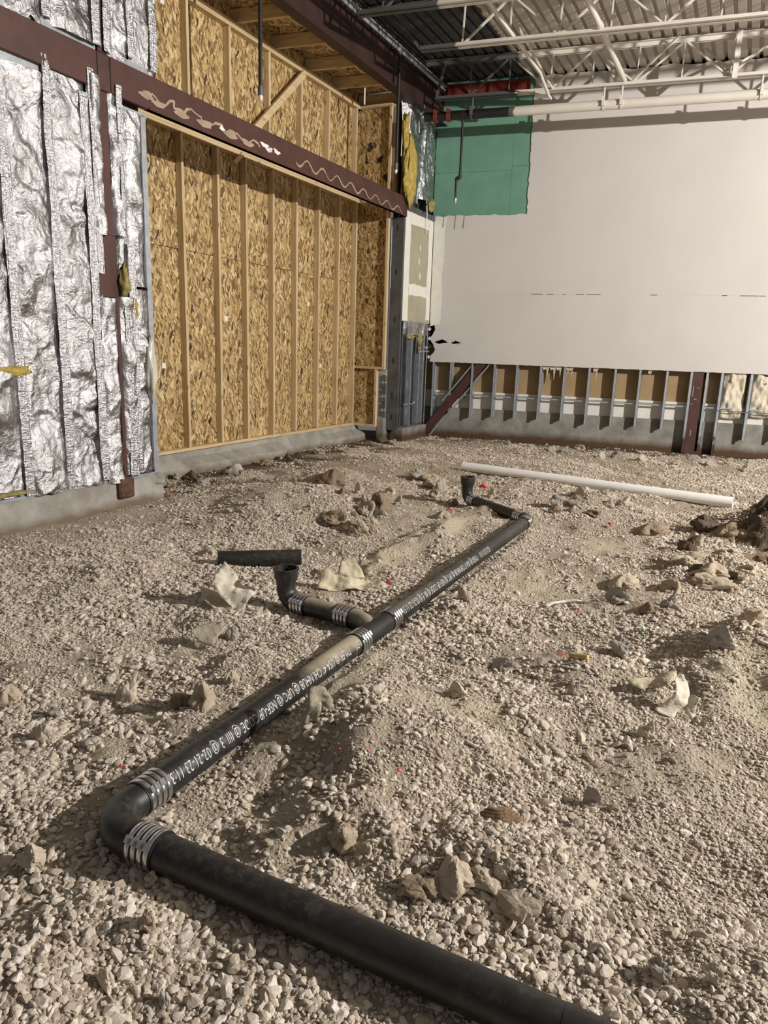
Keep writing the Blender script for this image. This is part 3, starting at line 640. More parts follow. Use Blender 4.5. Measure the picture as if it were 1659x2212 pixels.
# soffit of boards and rafters between infill wall and roof beam
for a, b in zip([-6.6, -5.4, -4.2, -3.0, -1.8], [-5.4, -4.2, -3.0, -1.8, -1.2]): box_l('soffit_board', 'osb_flat', wi, a+.002, b-.002, -.95, .02, 5.405, 5.42)
for x, y in ((500, 50), (590, 105), (666, 152), (726, 191), (772, 229), (400, -12), (300, -70)):
    P = hit(x, y, UZ, (0, 0, 5.25)); tt = float((P-COR)@LD)
    MB().box(L(tt, -.85, 5.25), LD*.045, LN*.80+LD*.10, UZ*.15).build('rafter', 'pine_n', wi, bevel=.003)
    MB().lbox(tt+.14, tt+.36, -.14, -.10, 5.25, 5.40).build('rafter_block', 'pine_t', wi)
P = hit(788, 190, UZ, (0, 0, 5.2)); q = P; MB().tube([q, q-UZ*.22], .012, 6).build('paper_strip', 'white_plastic', wi)

# ================================================================= CORNER WALL
wc = MB().lbox(-1.14, .12, -.22, -.14, -.1, 5.8).build('wall_corner', 'dark_cavity'); tag(wc, 'short corner wall with cut drywall over bare steel studs', kind='structure')
# dark steel jamb with punched slots
m = MB(); m.lbox(-1.20, -1.196, -.205, .0, .2, 3.575).lbox(-1.20, -1.15, -.205, -.2, .2, 3.575).lbox(-1.20, -1.15, -.004, 0., .2, 3.575)
m.build('jamb_stud', 'dark_stud', wc)
for z0 in (3.42, 2.75, 2.0, 1.35, .78, .42): MB().poly([L(-1.2005, -.105+.018*math.cos(q), z0+.055*math.sin(q)) for q in np.linspace(0, 2*math.pi, 12, endpoint=False)], LD*.0003).build('punch_slot', 'dark_cavity', wc)
box_l('jamb_liner', 'galv', wc, -1.215, -1.195, -.225, -.205, .22, 3.56)
MB().tube([L(-1.22, -.2, 3.45), L(-1.22, -.2, 2.5)], .012, 8).build('conduit', 'galv', wc)
box_l('drywall_piece', 'gypsum_paper', wc, -1.14, -.016, -.016, .0, 1.99, 3.70)
def comp(t0, t1, z0, z1, seed):
    m = MB(); k = 14; top = []; 
    pts = []
    for i in range(k): pts.append((t0+(t1-t0)*i/(k-1), z0+.012*float(vnoise(i*.7, seed, 1))))
    for i in range(6): pts.append((t1+.012*float(vnoise(i*.9, seed, 2)), z0+(z1-z0)*(i+.5)/6))
    for i in range(k): pts.append((t1+(t0-t1)*i/(k-1), z1+.012*float(vnoise(i*.7, seed, 3))))
    for i in range(6): pts.append((t0+.012*float(vnoise(i*.9, seed, 4)), z1+(z0-z1)*(i+.5)/6))
    m.poly([L(a, 0., b) for a, b in pts], LN*.0015).build('joint_compound', 'compound_white', wc)
comp(-1.128, -.93, 2.0, 3.69, 1); comp(-.92, -.2, 3.52, 3.69, 2); comp(-.92, -.2, 2.42, 2.60, 3); comp(-.19, -.02, 2.05, 3.69, 4)
for tz in ((-.52, 3.2), (-.55, 2.98), (-.50, 2.75)): MB().poly([L(tz[0]+.02*math.cos(q), 0, tz[1]+.06*math.sin(q)) for q in np.linspace(0, 6.28, 8, endpoint=False)], LN*.0015).build('screw_daub', 'compound_white', wc)
for k, t_ in enumerate((-1.10, -.93, -.72, -.55, -.38, -.22, -.08)):
    m = MB(); dn = -.13 if k % 2 else -.10
    m.lbox(t_, t_+.0025, dn, -.0 if k % 3 else -.03, .25, 1.98).lbox(t_, t_+.035, -.003, .0, .25, 1.98).lbox(t_, t_+.035, dn, dn+.003, .25, 1.98)
    m.build('steel_stud', 'dark_stud' if k in (0, 1, 3) else 'galv', wc)
box_l('stud_web', 'dark_stud', wc, -.95, -.5, -.125, -.12, .25, 1.98)
for t_, z0 in ((-.80, .95), (-.80, .48), (-.62, .95), (-.62, .50)): MB().poly([L(t_+.035*math.cos(q), -.119, z0+.07*math.sin(q)) for q in np.linspace(0, 6.28, 12, endpoint=False)], LN*.001).build('punch_slot', 'white_plastic' if t_ < -.7 else 'dark_cavity', wc)
MB().tube([L(-1.0, .02, .62), L(-.6, .02, .62), L(-.58, .02, .66)], .012, 6).build('conduit', 'galv', wc); MB().tube([L(-.5, .03, 1.50), L(-.05, .03, 1.52)], .014, 6).build('conduit', 'galv', wc)
MB().lbox(-1.0, .05, -.16, .03, -.1, .22).build('curb', 'concrete', wc, bevel=.015)
foil_sheet('foil_sheet', -1.02, -.08, 1.78, 2.0, -.02, par=wc, seed=50, bulge=.03)
lump('bare_fibre', 'fiber_olive', L(-.75, -.03, 1.76), (.2, .04, .05), wc, 21, rough=.8); lump('bare_fibre', 'fiber_olive', L(-.36, -.02, 1.70), (.09, .04, .15), wc, 22, rough=.8)
foil_sheet('foil_sheet', -1.30, -.62, 3.86, 5.30, -.03, par=wc, seed=51, bulge=.06); foil_sheet('foil_sheet', -.62, -.05, 3.95, 5.45, -.03, par=wc, seed=52, bulge=.06)
lump('bare_fibre', 'fiber_yellow', L(-1.18, .07, 4.22), (.20, .07, .48), wc, 23, sub=4, rough=.35); lump('bare_fibre', 'fiber_yellow', L(-1.33, .04, 4.75), (.08, .05, .25), wc, 24)
lump('bare_fibre', 'fiber_olive', L(-.30, .06, 3.90), (.12, .05, .10), wc, 25)
box_l('metal_track', 'dark_stud', wc, -1.15, .0, -.1, .02, 3.70, 3.78)
MB().tube([L(-.42, .03, 3.98), L(-.40, .04, 3.75), L(-.38, .03, 3.45)], .008, 6).build('hanging_wire', 'white_plastic', wc)
box_l('return_post', 'galv', wc, -1.27, -1.2, -.2, -.14, 3.87, 5.2)
box_l('board_strip', 'wood_scrap', wc, -1.3, -1.22, -.16, -.11, 3.87, 5.15)
wr = [L(-1.5+.03*math.sin(q), .02+.02*math.cos(q*2), 5.15-.25*i-.0) + LD*.12*math.sin(i*.9) for i, q in enumerate(np.linspace(0, 6, 4))]
MB().tube(wr, .007, 6).build('hanging_wire', 'white_plastic', wc)
MB().tube([L(-.75, .05, 5.55), L(-.76, .08, 5.25), L(-.95, .08, 5.0), L(-.93, .08, 4.85)], .008, 6).build('hanging_wire', 'galv', wc)

# ================================================================= BACK WALL
BY = D+.20
wb = MB().wbox(-3.55, 9, D+.215, D+.33, -.1, 6.0).build('wall_back', 'dark_cavity'); tag(wb, 'back wall with painted drywall above exposed studs and concrete', kind='structure')
box_w('stem_wall', 'concrete', wb, -3.5, 9, D+.17, D+.3, -.15, .535)
box_w('foam_board', 'white_foam', wb, -3.5, 9, D+.195, D+.214, .535, .80)
box_w('sheathing_board', 'kraft', wb, -3.5, 9, D+.20, D+.214, .80, 1.6)
box_w('ledge_strip', 'white_foam', wb, -3.5, 9, D+.17, D+.2, .795, .835)
XS = [bx(x, 850+(x-1015)*.04)[0] for x in (1015, 1063, 1111, 1162, 1213, 1266, 1322, 1375, 1433)]
studs = [(x, .43-.02*i+.0) for i, x in enumerate(XS)]
studs = list(zip(XS, (.38, .42, .42, .42, .42, .38, .38, .40, .38)))+[(1.00, .02), (1.235, .05), (1.455, .0), (1.88, .28), (2.31, .30), (2.72, .30), (3.13, .3), (3.54, .3), (3.95, .3), (4.4, .3), (4.8, .3), (-2.98, .42), (-3.30, .15)]
for x, z0 in studs:
    m = MB(); m.wbox(x-.006, x-.003, D+.016, D+.168, z0, 1.48).wbox(x-.006, x+.036, D+.016, D+.0195, z0, 1.48).wbox(x-.006, x+.036, D+.165, D+.168, z0, 1.48).wbox(x+.033, x+.036, D+.016, D+.03, z0, 1.48)
    m.build('steel_stud', 'stud_steel', wb)
xs_ = sorted(x for x, _ in studs)
for a, b in zip(xs_[:-1], xs_[1:]):
    if b-a > .15 and not (.95 < a < 1.1): MB().wbox(a+.0, b, D+.07, D+.10, .765, .785).build('bridging_channel', 'galv', wb)
    if a > 1.4: MB().wbox(a, b, D+.01, D+.016, .73, .745).build('cross_wire', 'dark_stud', wb)
rr = random.Random(5)
def ragged(x0, x1, z0, z1, jl=0, jr=0, jb=0, jt=0, step=.06):
    pts = []
    for i in range(max(1, int((x1-x0)/step))): pts.append((x0+i*step, z0+rr.uniform(-jb, jb)))
    for i in range(max(1, int((z1-z0)/step))): pts.append((x1+rr.uniform(-jr, jr), z0+i*step))
    for i in range(max(1, int((x1-x0)/step))): pts.append((x1-i*step, z1+rr.uniform(-jt, jt)))
    for i in range(max(1, int((z1-z0)/step))): pts.append((x0+rr.uniform(-jl, jl), z1-i*step))
    return pts
def sheet(name, mat, pts, y0, th, holes=()):
    bm = bmesh.new(); E_ = []
    for lp in [pts]+list(holes):
        vv = [bm.verts.new((x, y0, z)) for x, z in lp]; E_ += [bm.edges.new((vv[i], vv[(i+1) % len(vv)])) for i in range(len(vv))]
    r = bmesh.ops.triangle_fill(bm, use_beauty=True, edges=E_)
    r = bmesh.ops.extrude_face_region(bm, geom=list(bm.faces)); bmesh.ops.translate(bm, verts=[q for q in r['geom'] if isinstance(q, bmesh.types.BMVert)], vec=(0, th, 0))
    bm.verts.index_update(); m = MB(); m.add([tuple(v.co) for v in bm.verts], [tuple(q.index for q in f.verts) for f in bm.faces]); bm.free()
    return m.build(name, mat, wb)
tearh = [[bx(a, b) for a, b in q] for q in ([(938, 739), (946, 736), (955, 733), (962, 736), (968, 740), (957, 741), (948, 743)], [(974, 741), (982, 735), (991, 739), (998, 741), (988, 742), (980, 743)])]
seam_z = 2.515
edgeL = []
zz = 1.345
corner_edge = [(-3.385+rr.uniform(-.012, .02)+(.10*abs(math.sin(z*9)) if 1.35 < z < 2.1 else 0.), z) for z in np.arange(2.5, 1.40, -.05)]
lower = ragged(-3.36, 9, 1.338, seam_z, 0, 0, .003, .0)
lower = [p for p in lower if not (p[0] < -3.3 and 1.36 < p[1] < 2.5)]+corner_edge
sheet('drywall_sheet', 'drywall_paint', lower, D, .016, tearh)
sheet('drywall_sheet', 'drywall_paint', [(-3.39, seam_z+.0006)]+[(9, seam_z+.0006), (9, 3.79)]+[(-1.815, 3.79)]+[(x, 3.785+rr.uniform(-.012, .012)) for x in np.arange(-1.82, -3.38, -.06)]+[(-3.39, 3.785)], D, .016)
sheet('drywall_sheet', 'drywall_paint', [(9, 3.7902), (9, 5.83)]+[(x, 5.835+rr.uniform(-.018, .018)) for x in np.arange(8.9, -1.8, -.09)]+[(-1.82+rr.uniform(-.01, .012)-(z-3.8)*.008, z) for z in np.arange(5.8, 3.8, -.05)]+[(-1.815, 3.7902)], D, .016)
sheet('joint_compound', 'compound_white', [(-3.39, 1.95), (-3.20, 2.0), (-3.19, 2.4), (-3.21, 2.8), (-3.18, 3.2), (-3.2, 3.5), (-3.16, 3.77), (-3.39, 3.77)], D-.0015, .001)
# crack marks along the horizontal joint, curled paper at the tears
for x0, x1 in ((1148, 1172), (1182, 1196), (1215, 1222), (1245, 1262), (1268, 1298), (1405, 1420), (1560, 1572), (1600, 1640), (1642, 1656)):
    a, b = bx(x0, 0)[0], bx(x1, 0)[0]; (xa, _), (xb, _) = bx(x0, 632), bx(x1, 632)
    MB().wbox(xa, xb, D-.0012, D-.0002, seam_z-.004, seam_z+.005).build('joint_crack', 'dark_cavity', wb)
for q in range(10):
    x0, z0 = bx(925+rr.uniform(-4, 4), 690+q*10)
    MB().poly([(x0-.03, D-.002, z0), (x0+.01, D-.015, z0+.03), (x0+.035, D-.004, z0-.01), (x0, D-.01, z0-.045)], (0, -.001, 0)).build('torn_paper', 'dark_cavity' if q % 2 else 'compound_white', wb)
for a, b in (((940, 736), (952, 730)), ((975, 739), (984, 733)), ((985, 743), (996, 744))):
    (xa, za), (xb, zb) = bx(*a), bx(*b)
    MB().poly([(xa, D-.001, za), (xb, D-.02, zb), ((xa+xb)/2+.02, D-.006, (za+zb)/2-.02)], (0, -.001, 0)).build('torn_paper', 'compound_white', wb)
for x, d in ((960, 28), (985, 32), (1004, 30)):
    (xa, za), (xb, zb) = bx(x, 463), bx(x-3, 463+d); MB().tube([(xa, D-.004, za), (xb, D-.01, zb)], .004, 5).build('hanging_wire', 'dark_stud', wb)
# green sheathing board
gs = [(-3.42, -2.02, 4.46, 5.85), (-2.015, -1.70, 4.56, 5.85), (-3.42, -1.62, 3.70, 4.455), (-2.015, -1.70, 4.46, 4.555)]
box_w('green_board', 'green_board', wb, -3.42, -2.115, D+.018, D+.032, 4.472, 5.88); box_w('green_board', 'green_board', wb, -2.112, -1.70, D+.018, D+.032, 4.532, 5.88)
box_w('green_board', 'green_board', wb, -3.42, -2.115, D+.018, D+.032, 3.70, 4.469); box_w('green_board', 'green_board', wb, -2.112, -1.70, D+.018, D+.032, 3.70, 4.529)
# insulation batts
def batt(x0, x1, z0, z1, seed):
    m = MB(); nx_, nz_ = 26, 40; vs_ = []; fs = []
    for i in range(nz_+1):
        for j in range(nx_+1):
            u, v = j/nx_, i/nz_; e = min(1, 6*min(u, 1-u))**.5*min(1, 7*v)**.5
            y = D+.15-.11*e*(.75+.45*float(fbm(np.array(u*3+seed), np.array(v*4.), seed, 3)))
            vs_.append((x0+(x1-x0)*u, y, z0+(z1-z0)*v+(.04*(abs(u-.5)*2)**2 if i == 0 else 0)))
    for i in range(nz_):
        for j in range(nx_): a = i*(nx_+1)+j; fs.append((a, a+1, a+nx_+2, a+nx_+1))
    m.add(vs_, fs); return m.build('insulation_batt', 'batt', wb, smooth=True)
def batt_y(x, z, x0, x1, z0, z1, seed):
    u, v = (x-x0)/(x1-x0), (z-z0)/(z1-z0); e = min(1, 6*min(u, 1-u))**.5*min(1, 7*v)**.5
    return D+.15-.11*e*(.75+.45*float(fbm(np.array(u*3+seed), np.array(v*4.), seed, 3)))
batt(1.495, 1.845, .60, 1.40, 3); b2 = batt(1.92, 2.28, .64, 1.40, 4); batt(2.35, 2.70, .6, 1.4, 5); batt(2.76, 3.1, .6, 1.4, 6)
cu = bpy.data.curves.new('lettering', 'FONT'); cu.body = 'R-19'; cu.size = .075
to = bpy.data.objects.new('tmp', cu); me_ = bpy.data.meshes.new_from_object(to); bpy.data.objects.remove(to); bpy.data.curves.remove(cu)
m = MB(); P = []
for v in me_.vertices:
    x_, z_ = 2.075+v.co.y, 1.36-v.co.x*1.35; P.append((x_, batt_y(x_, z_, 1.92, 2.28, .64, 1.40, 4)-.004, z_))
m.add(P, [tuple(f.vertices) for f in me_.polygons]); m.build('lettering', 'grey_print', b2)
for k, (a, r) in enumerate(((-2.95, .05), (-1.30, .09), (-1.18, .08), (-.95, .07), (-.88, .05), (-.48, .06), (.38, .04), (-1.08, .07))):
    MB().poly([(a-r, D+.05, 1.36), (a+r, D+.05, 1.36), (a+r*.5, D+.04, 1.30), (a+r*.25, D+.045, 1.22-.1*(k % 3)*.6), (a, D+.05, 1.29), (a-r*.5, D+.05, 1.27)], (0, .015, 0)).build('fibre_tuft', 'batt', wb)

def steel_thing(name, label, cat, boxes, mat):
    pass
c2 = empty('steel_column', (1.1, D, .02), 'brown steel column against the exposed studs of the back wall', 'column')
MB().wbox(1.03, 1.195, D+.02, D+.028, .0, 1.42).build('column_flange', 'brown_primer', c2); MB().wbox(1.107, 1.115, D+.028, D+.14, .0, 1.42).build('column_web', 'brown_primer', c2); MB().wbox(1.03, 1.195, D+.14, D+.148, .0, 1.42).build('column_flange', 'brown_primer', c2)
for k, (xx, zz, ww, hh) in enumerate(((1.06, .95, .01, .16), (1.09, .90, .04, .008), (1.12, 1.08, .04, .008), (1.05, .82, .04, .006), (1.10, .30, .01, .1))): MB().wbox(xx, xx+ww, D+.0185, D+.02, zz, zz+hh).build('chalk_mark', 'mortar', c2)
br = empty('steel_brace', (-3.35, D-.06, .1), 'brown diagonal steel brace leaning into the room corner by the studs', 'brace')
a, b = np.array([-3.40, D+.02, .08]), np.array([-2.36, D+.10, 1.42])
MB().bar(a, b, .10, .145, up=(-.77, 0, .62)).build('brace_tube', 'brown_primer', br, bevel=.005)
off = np.array([.062, 0, -.05])*1.45
MB().bar(a+off, b+off, .09, .02, up=(-.77, 0, .62)).build('brace_angle', 'galv', br); MB().bar(a-off+UZ*.5+X1*.4, b-off, .09, .02, up=(-.77, 0, .62)).build('brace_angle', 'galv', br)

# ================================================================= CEILING
DZ = 5.85
cl = MB().box(L(-10, -.3, DZ+.06), LD*11.2+X1*0, LN*13, UZ*.05).build('ceiling', 'dark_cavity'); tag(cl, 'ribbed steel roof deck, dark by the left wall and painted pale beyond', kind='structure')
pitch_ = .152; n0 = .06; npan = 11
for k in range(npan):
    m = MB(); vs_ = []; fs = []; prof = []
    for r in range(6):
        a = n0+k*.912+r*pitch_
        prof += [(a, DZ), (a+.092, DZ), (a+.104, DZ+.045), (a+.140, DZ+.045)]
    prof.append((n0+k*.912+6*pitch_+.004, DZ-.0))
    for e in (0, 1):
        for nn, z_ in prof: vs_.append(L(.06+.146*nn if e else -9.5, nn, z_))
    q = len(prof)
    for i in range(q-1): fs.append((i, i+1, i+1+q, i+q))
    o = m.add(vs_, fs).build('deck_panel', 'deck_paint', cl); md = o.modifiers.new('thickness', 'SOLIDIFY'); md.thickness = .002; md.offset = 1

def joist(y0, xl, xb, label, matn, zb=5.31, phase=0., xr=7.5):
    j = empty('bar_joist', (0, y0, zb), label, 'joist', 'open web roof joists')
    zt = DZ-.03
    for s in (-1, 1):
        m = MB(); y_ = y0+s*.022; m.wbox(xb, xr, min(y_, y_+s*.045), max(y_, y_+s*.045), zb-.02, zb-.013).wbox(xb, xr, y_-.003, y_+.003, zb-.02, zb+.03); m.build('bottom_chord', matn, j)
        m = MB(); m.wbox(xl, xr, min(y_, y_+s*.06), max(y_, y_+s*.06), zt+.0, zt+.007).wbox(xl, xr, y_-.003, y_+.003, zt-.05, zt+.007); m.build('top_chord', matn, j)
    x = xb+phase
    while x < xr-.7:
        for a, b in (((x, zb), (x+.6, zt-.02)), ((x+.6, zt-.02), (x+1.2, zb))): MB().bar((a[0], y0, a[1]), (b[0], y0, b[1]), .022, .032, up=(0, 1, 0)).build('web_bar', matn, j)
        MB().bar((x+.6, y0, zb), (x+.6, y0, zt-.02), .018, .026, up=(0, 1, 0)).build('web_bar', matn, j); MB().bar((x, y0, zb), (x+.02, y0, zt-.02), .018, .026, up=(0, 1, 0)).build('web_bar', matn, j)
        x += 1.2
    MB().bar((xb, y0, zb), (xl+.3, y0, zt-.02), .03, .035, up=(0, 1, 0)).build('web_bar', matn, j)
    return j
joist(11.68, -3.37, -3.2, 'roof joist nearest the back wall, directly above the thick sprinkler pipe', 'joist_paint', phase=.52)
joist(9.83, -3.63, -2.93, 'middle roof joist crossed by both slanting bridging pipes', 'joist_b_paint', phase=.55)
joist(8.70, -3.80, -3.36, 'roof joist nearest the camera, cut off by the top of the photo', 'joist_paint', phase=.3)
# bridging pipes along the deck ribs
def ltube(name, n, t0, t1, z, r, mat, par): return MB().tube([L(t0, n, z), L(t1, n, z)], r, 10).build(name, mat, par, smooth='auto')
b1 = empty('bridging_pipe', L(-2, 2.035, 5.36), 'slim white bridging bar at the edge of the pale deck, bent down at its end', 'pipe')
MB().tube([L(-7, 2.035, 5.365), L(-1.2, 2.035, 5.365), L(-1.13, 2.035, 5.34), L(-.78, 2.06, 5.20), L(-.66, 2.06, 5.20)], .022, 10).build('bar', 'joist_paint', b1, smooth='auto')
MB().wbox(-1.68, -1.50, 11.60, 11.78, 5.24, 5.30).build('end_bracket', 'joist_paint', b1)
b2_ = empty('bridging_pipe', L(-2, 3.06, 5.36), 'thick white pipe slanting over the joists right of the pale bridging bar', 'pipe')
MB().tube([L(-7, 3.06, 5.37), L(-.35, 3.06, 5.37)], .036, 12).build('pipe_run', 'joist_paint', b2_, smooth='auto'); MB().tube([L(-2.44, 3.06, 5.37), L(-2.36, 3.06, 5.37)], .046, 12).build('coupling', 'joist_paint', b2_, smooth='auto')
hs = empty('vertical_strut', (.95, 11.6, 5.2), 'white vertical strut between the joists near the right edge', 'strut')
P = hit(1588, 155, Y1, (0, 11.6, 0)); MB().wbox(P[0]-.035, P[0]+.035, 11.58, 11.585, P[2]-.08, DZ-.02).wbox(P[0]-.035, P[0]-.03, 11.55, 11.585, P[2]-.08, DZ-.02).build('angle', 'joist_paint', hs)
for k, (a, b) in enumerate((((1195, 195), (1120, 60)), ((1330, 175), (1295, 110)), ((1560, 158), (1659, 100)), ((1360, 180), (1470, 75)), ((1580, 155), (1525, 105)))):
    A, B = hit(*a, Y1, (0, 11.68, 0)), hit(*b, UZ, (0, 0, DZ-.05))
    cbx = MB().bar(A, B, .02, .028, up=(0, .3, 1)).build('cross_brace', 'joist_paint'); tag(cbx, ['white cross brace rising left from the bent bridging bar', 'white cross brace beside the thick slanting pipe', 'white cross brace at the far right edge under the deck', 'white cross brace between the thick slanting pipe and the strut', 'short white cross brace just left of the vertical strut'][k], 'brace', 'cross braces between the roof joists')

# roof beam and sprinkler branch along the left wall
rb = empty('roof_beam', L(-4, .07, 5.2), 'heavy dark brown roof beam above the strand board wall', 'beam')
MB().lbox(-9.5, .1, .0, .15, 5.19, 5.205).build('bottom_flange', 'roof_brown', rb); MB().lbox(-9.5, .1, .07, .08, 5.205, 5.79).build('web', 'roof_brown', rb); MB().lbox(-9.5, .1, .0, .15, 5.79, 5.805).build('top_flange', 'roof_brown', rb)
sb = empty('sprinkler_branch', L(-3, .19, 5.66), 'grey sprinkler branch pipe along the roof beam with two dark drops', 'sprinkler pipe')
ltube('branch_pipe', .19, -9, -.25, 5.655, .024, 'galv', sb); MB().lbox(-9, -.2, .15, .21, 5.70, 5.72).build('angle_strip', 'galv', sb)
def drop(n, px0, px1):
    t0, z1 = lt(*px1, n); _, z0 = lt(*px0, n); z0 = 5.655
    d = MB().tube([L(t0, n, z0), L(t0, n, z1+.12)], .022, 10).build('drop_pipe', 'black_steel', sb, smooth='auto')
    MB().tube([L(t0, n, z0-.05), L(t0, n, z0+.035)], .034, 10).build('tee', 'dark_stud', sb, smooth='auto'); MB().tube([L(t0, n, z1+.14), L(t0, n, z1+.05)], .031, 10).build('reducer', 'dark_stud', sb, smooth='auto')
    MB().tube([L(t0, n, z1+.05), L(t0, n, z1+.025), L(t0, n, z1)], [.024, .022, .01], 10).build('sprinkler_head', 'white_plastic', sb, smooth='auto')
drop(.19, (563, 0), (563, 218)); drop(.19, (861, 130), (855, 375))
rc = MB().wbox(-3.3, -1.885, D-.12, D-.10, 5.57, 5.775).wbox(-3.3, -1.885, D-.1, D+.0, 5.57, 5.58).build('steel_channel', 'red_primer'); tag(rc, 'red primed steel channel over the green board in the corner', 'channel')

# main sprinkler pipe below the last joist
sp = empty('sprinkler_main', (0, 11.68, 5.05), 'thick sprinkler main under the joist, black at left then white', 'sprinkler pipe')
SY, SZ = 11.68, 5.06
xb_ = hit(1100, 240, Y1, (0, SY, 0))[0]
MB().tube([(-3.36, SY, SZ), (xb_, SY, SZ)], .066, 18).build('black_run', 'black_steel', sp, smooth='auto'); MB().tube([(xb_, SY, SZ), (7.5, SY, SZ)], .0665, 18).build('white_run', 'joist_paint', sp, smooth='auto')
for x in (942, 970):
    xx = hit(x, 250, Y1, (0, SY, 0))[0]; MB().tube([(xx-.03, SY, SZ), (xx+.03, SY, SZ)], .085, 16).build('coupling', 'orange_red', sp, smooth='auto'); MB().wbox(xx-.02, xx+.02, SY-.12, SY-.07, SZ+.02, SZ+.07).build('coupling_bolt', 'orange_red', sp)
for x in (-2.62, -.70, -.455, 1.35, 2.1):
    h = MB().tube([(x, SY-.0, SZ+.06), (x, SY, 5.31)], .014, 8).build('hanger_rod', 'joist_paint', sp)
    MB().tube([(x-.012, SY, SZ), (x+.012, SY, SZ)], .078, 16).build('ring', 'joist_paint', h, smooth='auto'); MB().wbox(x-.02, x+.02, SY-.10, SY-.06, SZ-.03, SZ+.09).build('clamp_lug', 'joist_paint', h)
xd = hit(1000, 258, Y1, (0, SY, 0))[0]; zd = hit(992, 382, Y1, (0, SY, 0))[2]; x2, z2 = hit(983, 440, Y1, (0, SY, 0))[[0, 2]]
MB().tube([(xd, SY, SZ), (xd, SY, zd)], .02, 10).build('drop_pipe', 'black_steel', sp, smooth='auto'); MB().tube([(xd, SY, zd+.03), (xd, SY, zd), (xd-.02, SY, zd-.02), (x2+.015, SY, zd-.02), (x2, SY, zd-.05)], .03, 10).build('offset_elbow', 'black_steel', sp, smooth='auto')
MB().tube([(x2, SY, zd-.03), (x2, SY, z2+.07)], .018, 10).build('drop_pipe', 'black_steel', sp, smooth='auto'); MB().tube([(x2, SY, z2+.08), (x2, SY, z2+.03), (x2, SY, z2)], [.028, .024, .012], 10).build('sprinkler_head', 'galv', sp, smooth='auto')

# ================================================================= DRAIN PIPE ON THE GROUND
R4 = .056; PZ = .066
def G3(p2, z=PZ): return np.array([p2[0], p2[1], z])
ELB = G3(PIPE_A); FAR = G3(PIPE_B)
d1, d2 = np.array([*PNOR, 0]), np.array([*PDIR, 0])    # towards the right edge of the photo / away from the camera
dr = empty('drain_pipe_run', (ELB[0], ELB[1], 0), 'black cast iron drain pipe run with banded couplings lying across the gravel', 'drain pipe')
def pipe_part(name, path, r=R4, seg=32, dust=.5, mat='iron', inner=None, par=dr):
    m = MB().tube(path, r, seg); o = m.build(name, mat, par, smooth='auto')
    at = o.data.attributes.new('dust', 'FLOAT', 'POINT'); at.data.foreach_set('value', [dust]*len(o.data.vertices) if not callable(dust) else [dust((i//seg)/(len(path)-1)) for i in range(len(o.data.vertices))]); return o
def arc(c, a, b, r, k=14):                       # corner c, unit dirs a (incoming side) and b (outgoing side); swept bend
    a, b = np.array(a), np.array(b); th = math.acos(max(-1, min(1, float(a@b)))); d = r/math.tan(th/2); ctr = c+(a+b)/np.linalg.norm(a+b)*(r/math.sin(th/2)); p0, p1 = c+a*d, c+b*d
    u, v = p0-ctr, p1-ctr; om = math.acos(float(u@v)/(np.linalg.norm(u)*np.linalg.norm(v)))
    return [ctr+(math.sin((1-s)*om)*u+math.sin(s*om)*v)/math.sin(om) for s in np.linspace(0, 1, k)], d
def coupling(c, d, r=R4, ln=.105, par=dr, dust=.2, camside=None):
    c, d = np.array(c), np.array(d)/np.linalg.norm(d)
    k = pipe_part('coupling', [c-d*ln/2, c+d*ln/2], r*1.085, 32, dust, 'rubber')
    side = np.cross(d, UZ); side /= np.linalg.norm(side); tocam = CAM-c
    if side@tocam < 0: side = -side
    up = math.radians(38); scr = side*math.cos(up)+UZ*math.sin(up)
    for q in (-1.5, -.5, .5, 1.5):
        e = c+d*q*ln*.235
        b = MB().tube([e-d*.0085, e-d*.006, e+d*.006, e+d*.0085], [r*1.10, r*1.135, r*1.135, r*1.10], 32).build('clamp_band', 'steel_band', k, smooth='auto')
        ax = np.cross(d, scr)
        MB().tube([e+scr*r*1.20-ax*.017, e+scr*r*1.20+ax*.006], .0085, 8).build('clamp_screw', 'steel_band', k, smooth='auto')
    return k
# near run, near bend, long run
bend, dd = arc(ELB, d1, d2, .115)
pipe_part('elbow', [ELB+d1*(dd+.055)]+bend+[ELB+d2*(dd+.055)], R4*1.03, 32, .22)
s1 = dd+.085
pipe_part('pipe_length', [ELB+d1*s1+d1*2.3*q/12 for q in range(13)], R4, 40, .3)
coupling(ELB+d1*s1, d1); coupling(ELB+d2*s1, d2)
pipe_part('hub_ring', [ELB+d1*1.44, ELB+d1*1.455, ELB+d1*1.47], R4*1.02, 40, .25)
wy = 1.83                                        # distance of the branch fitting along the long run
pipe_part('pipe_length', [ELB+d2*(s1+(wy-.20-s1)*q/16) for q in range(17)], R4, 40, lambda q: .12+.95*max(0., min(1., (q-.5)/.3)))
pipe_part('pipe_length', [ELB+d2*(wy+.22+(4.86-.17-wy-.22)*q/16) for q in range(17)], R4, 40, lambda q: .62-.3*q)
coupling(ELB+d2*(wy-.17), d2); coupling(ELB+d2*(wy+.20), d2)
pipe_part('branch_fitting', [ELB+d2*(wy-.13), ELB+d2*(wy+.17)], R4*1.03, 32, .3)
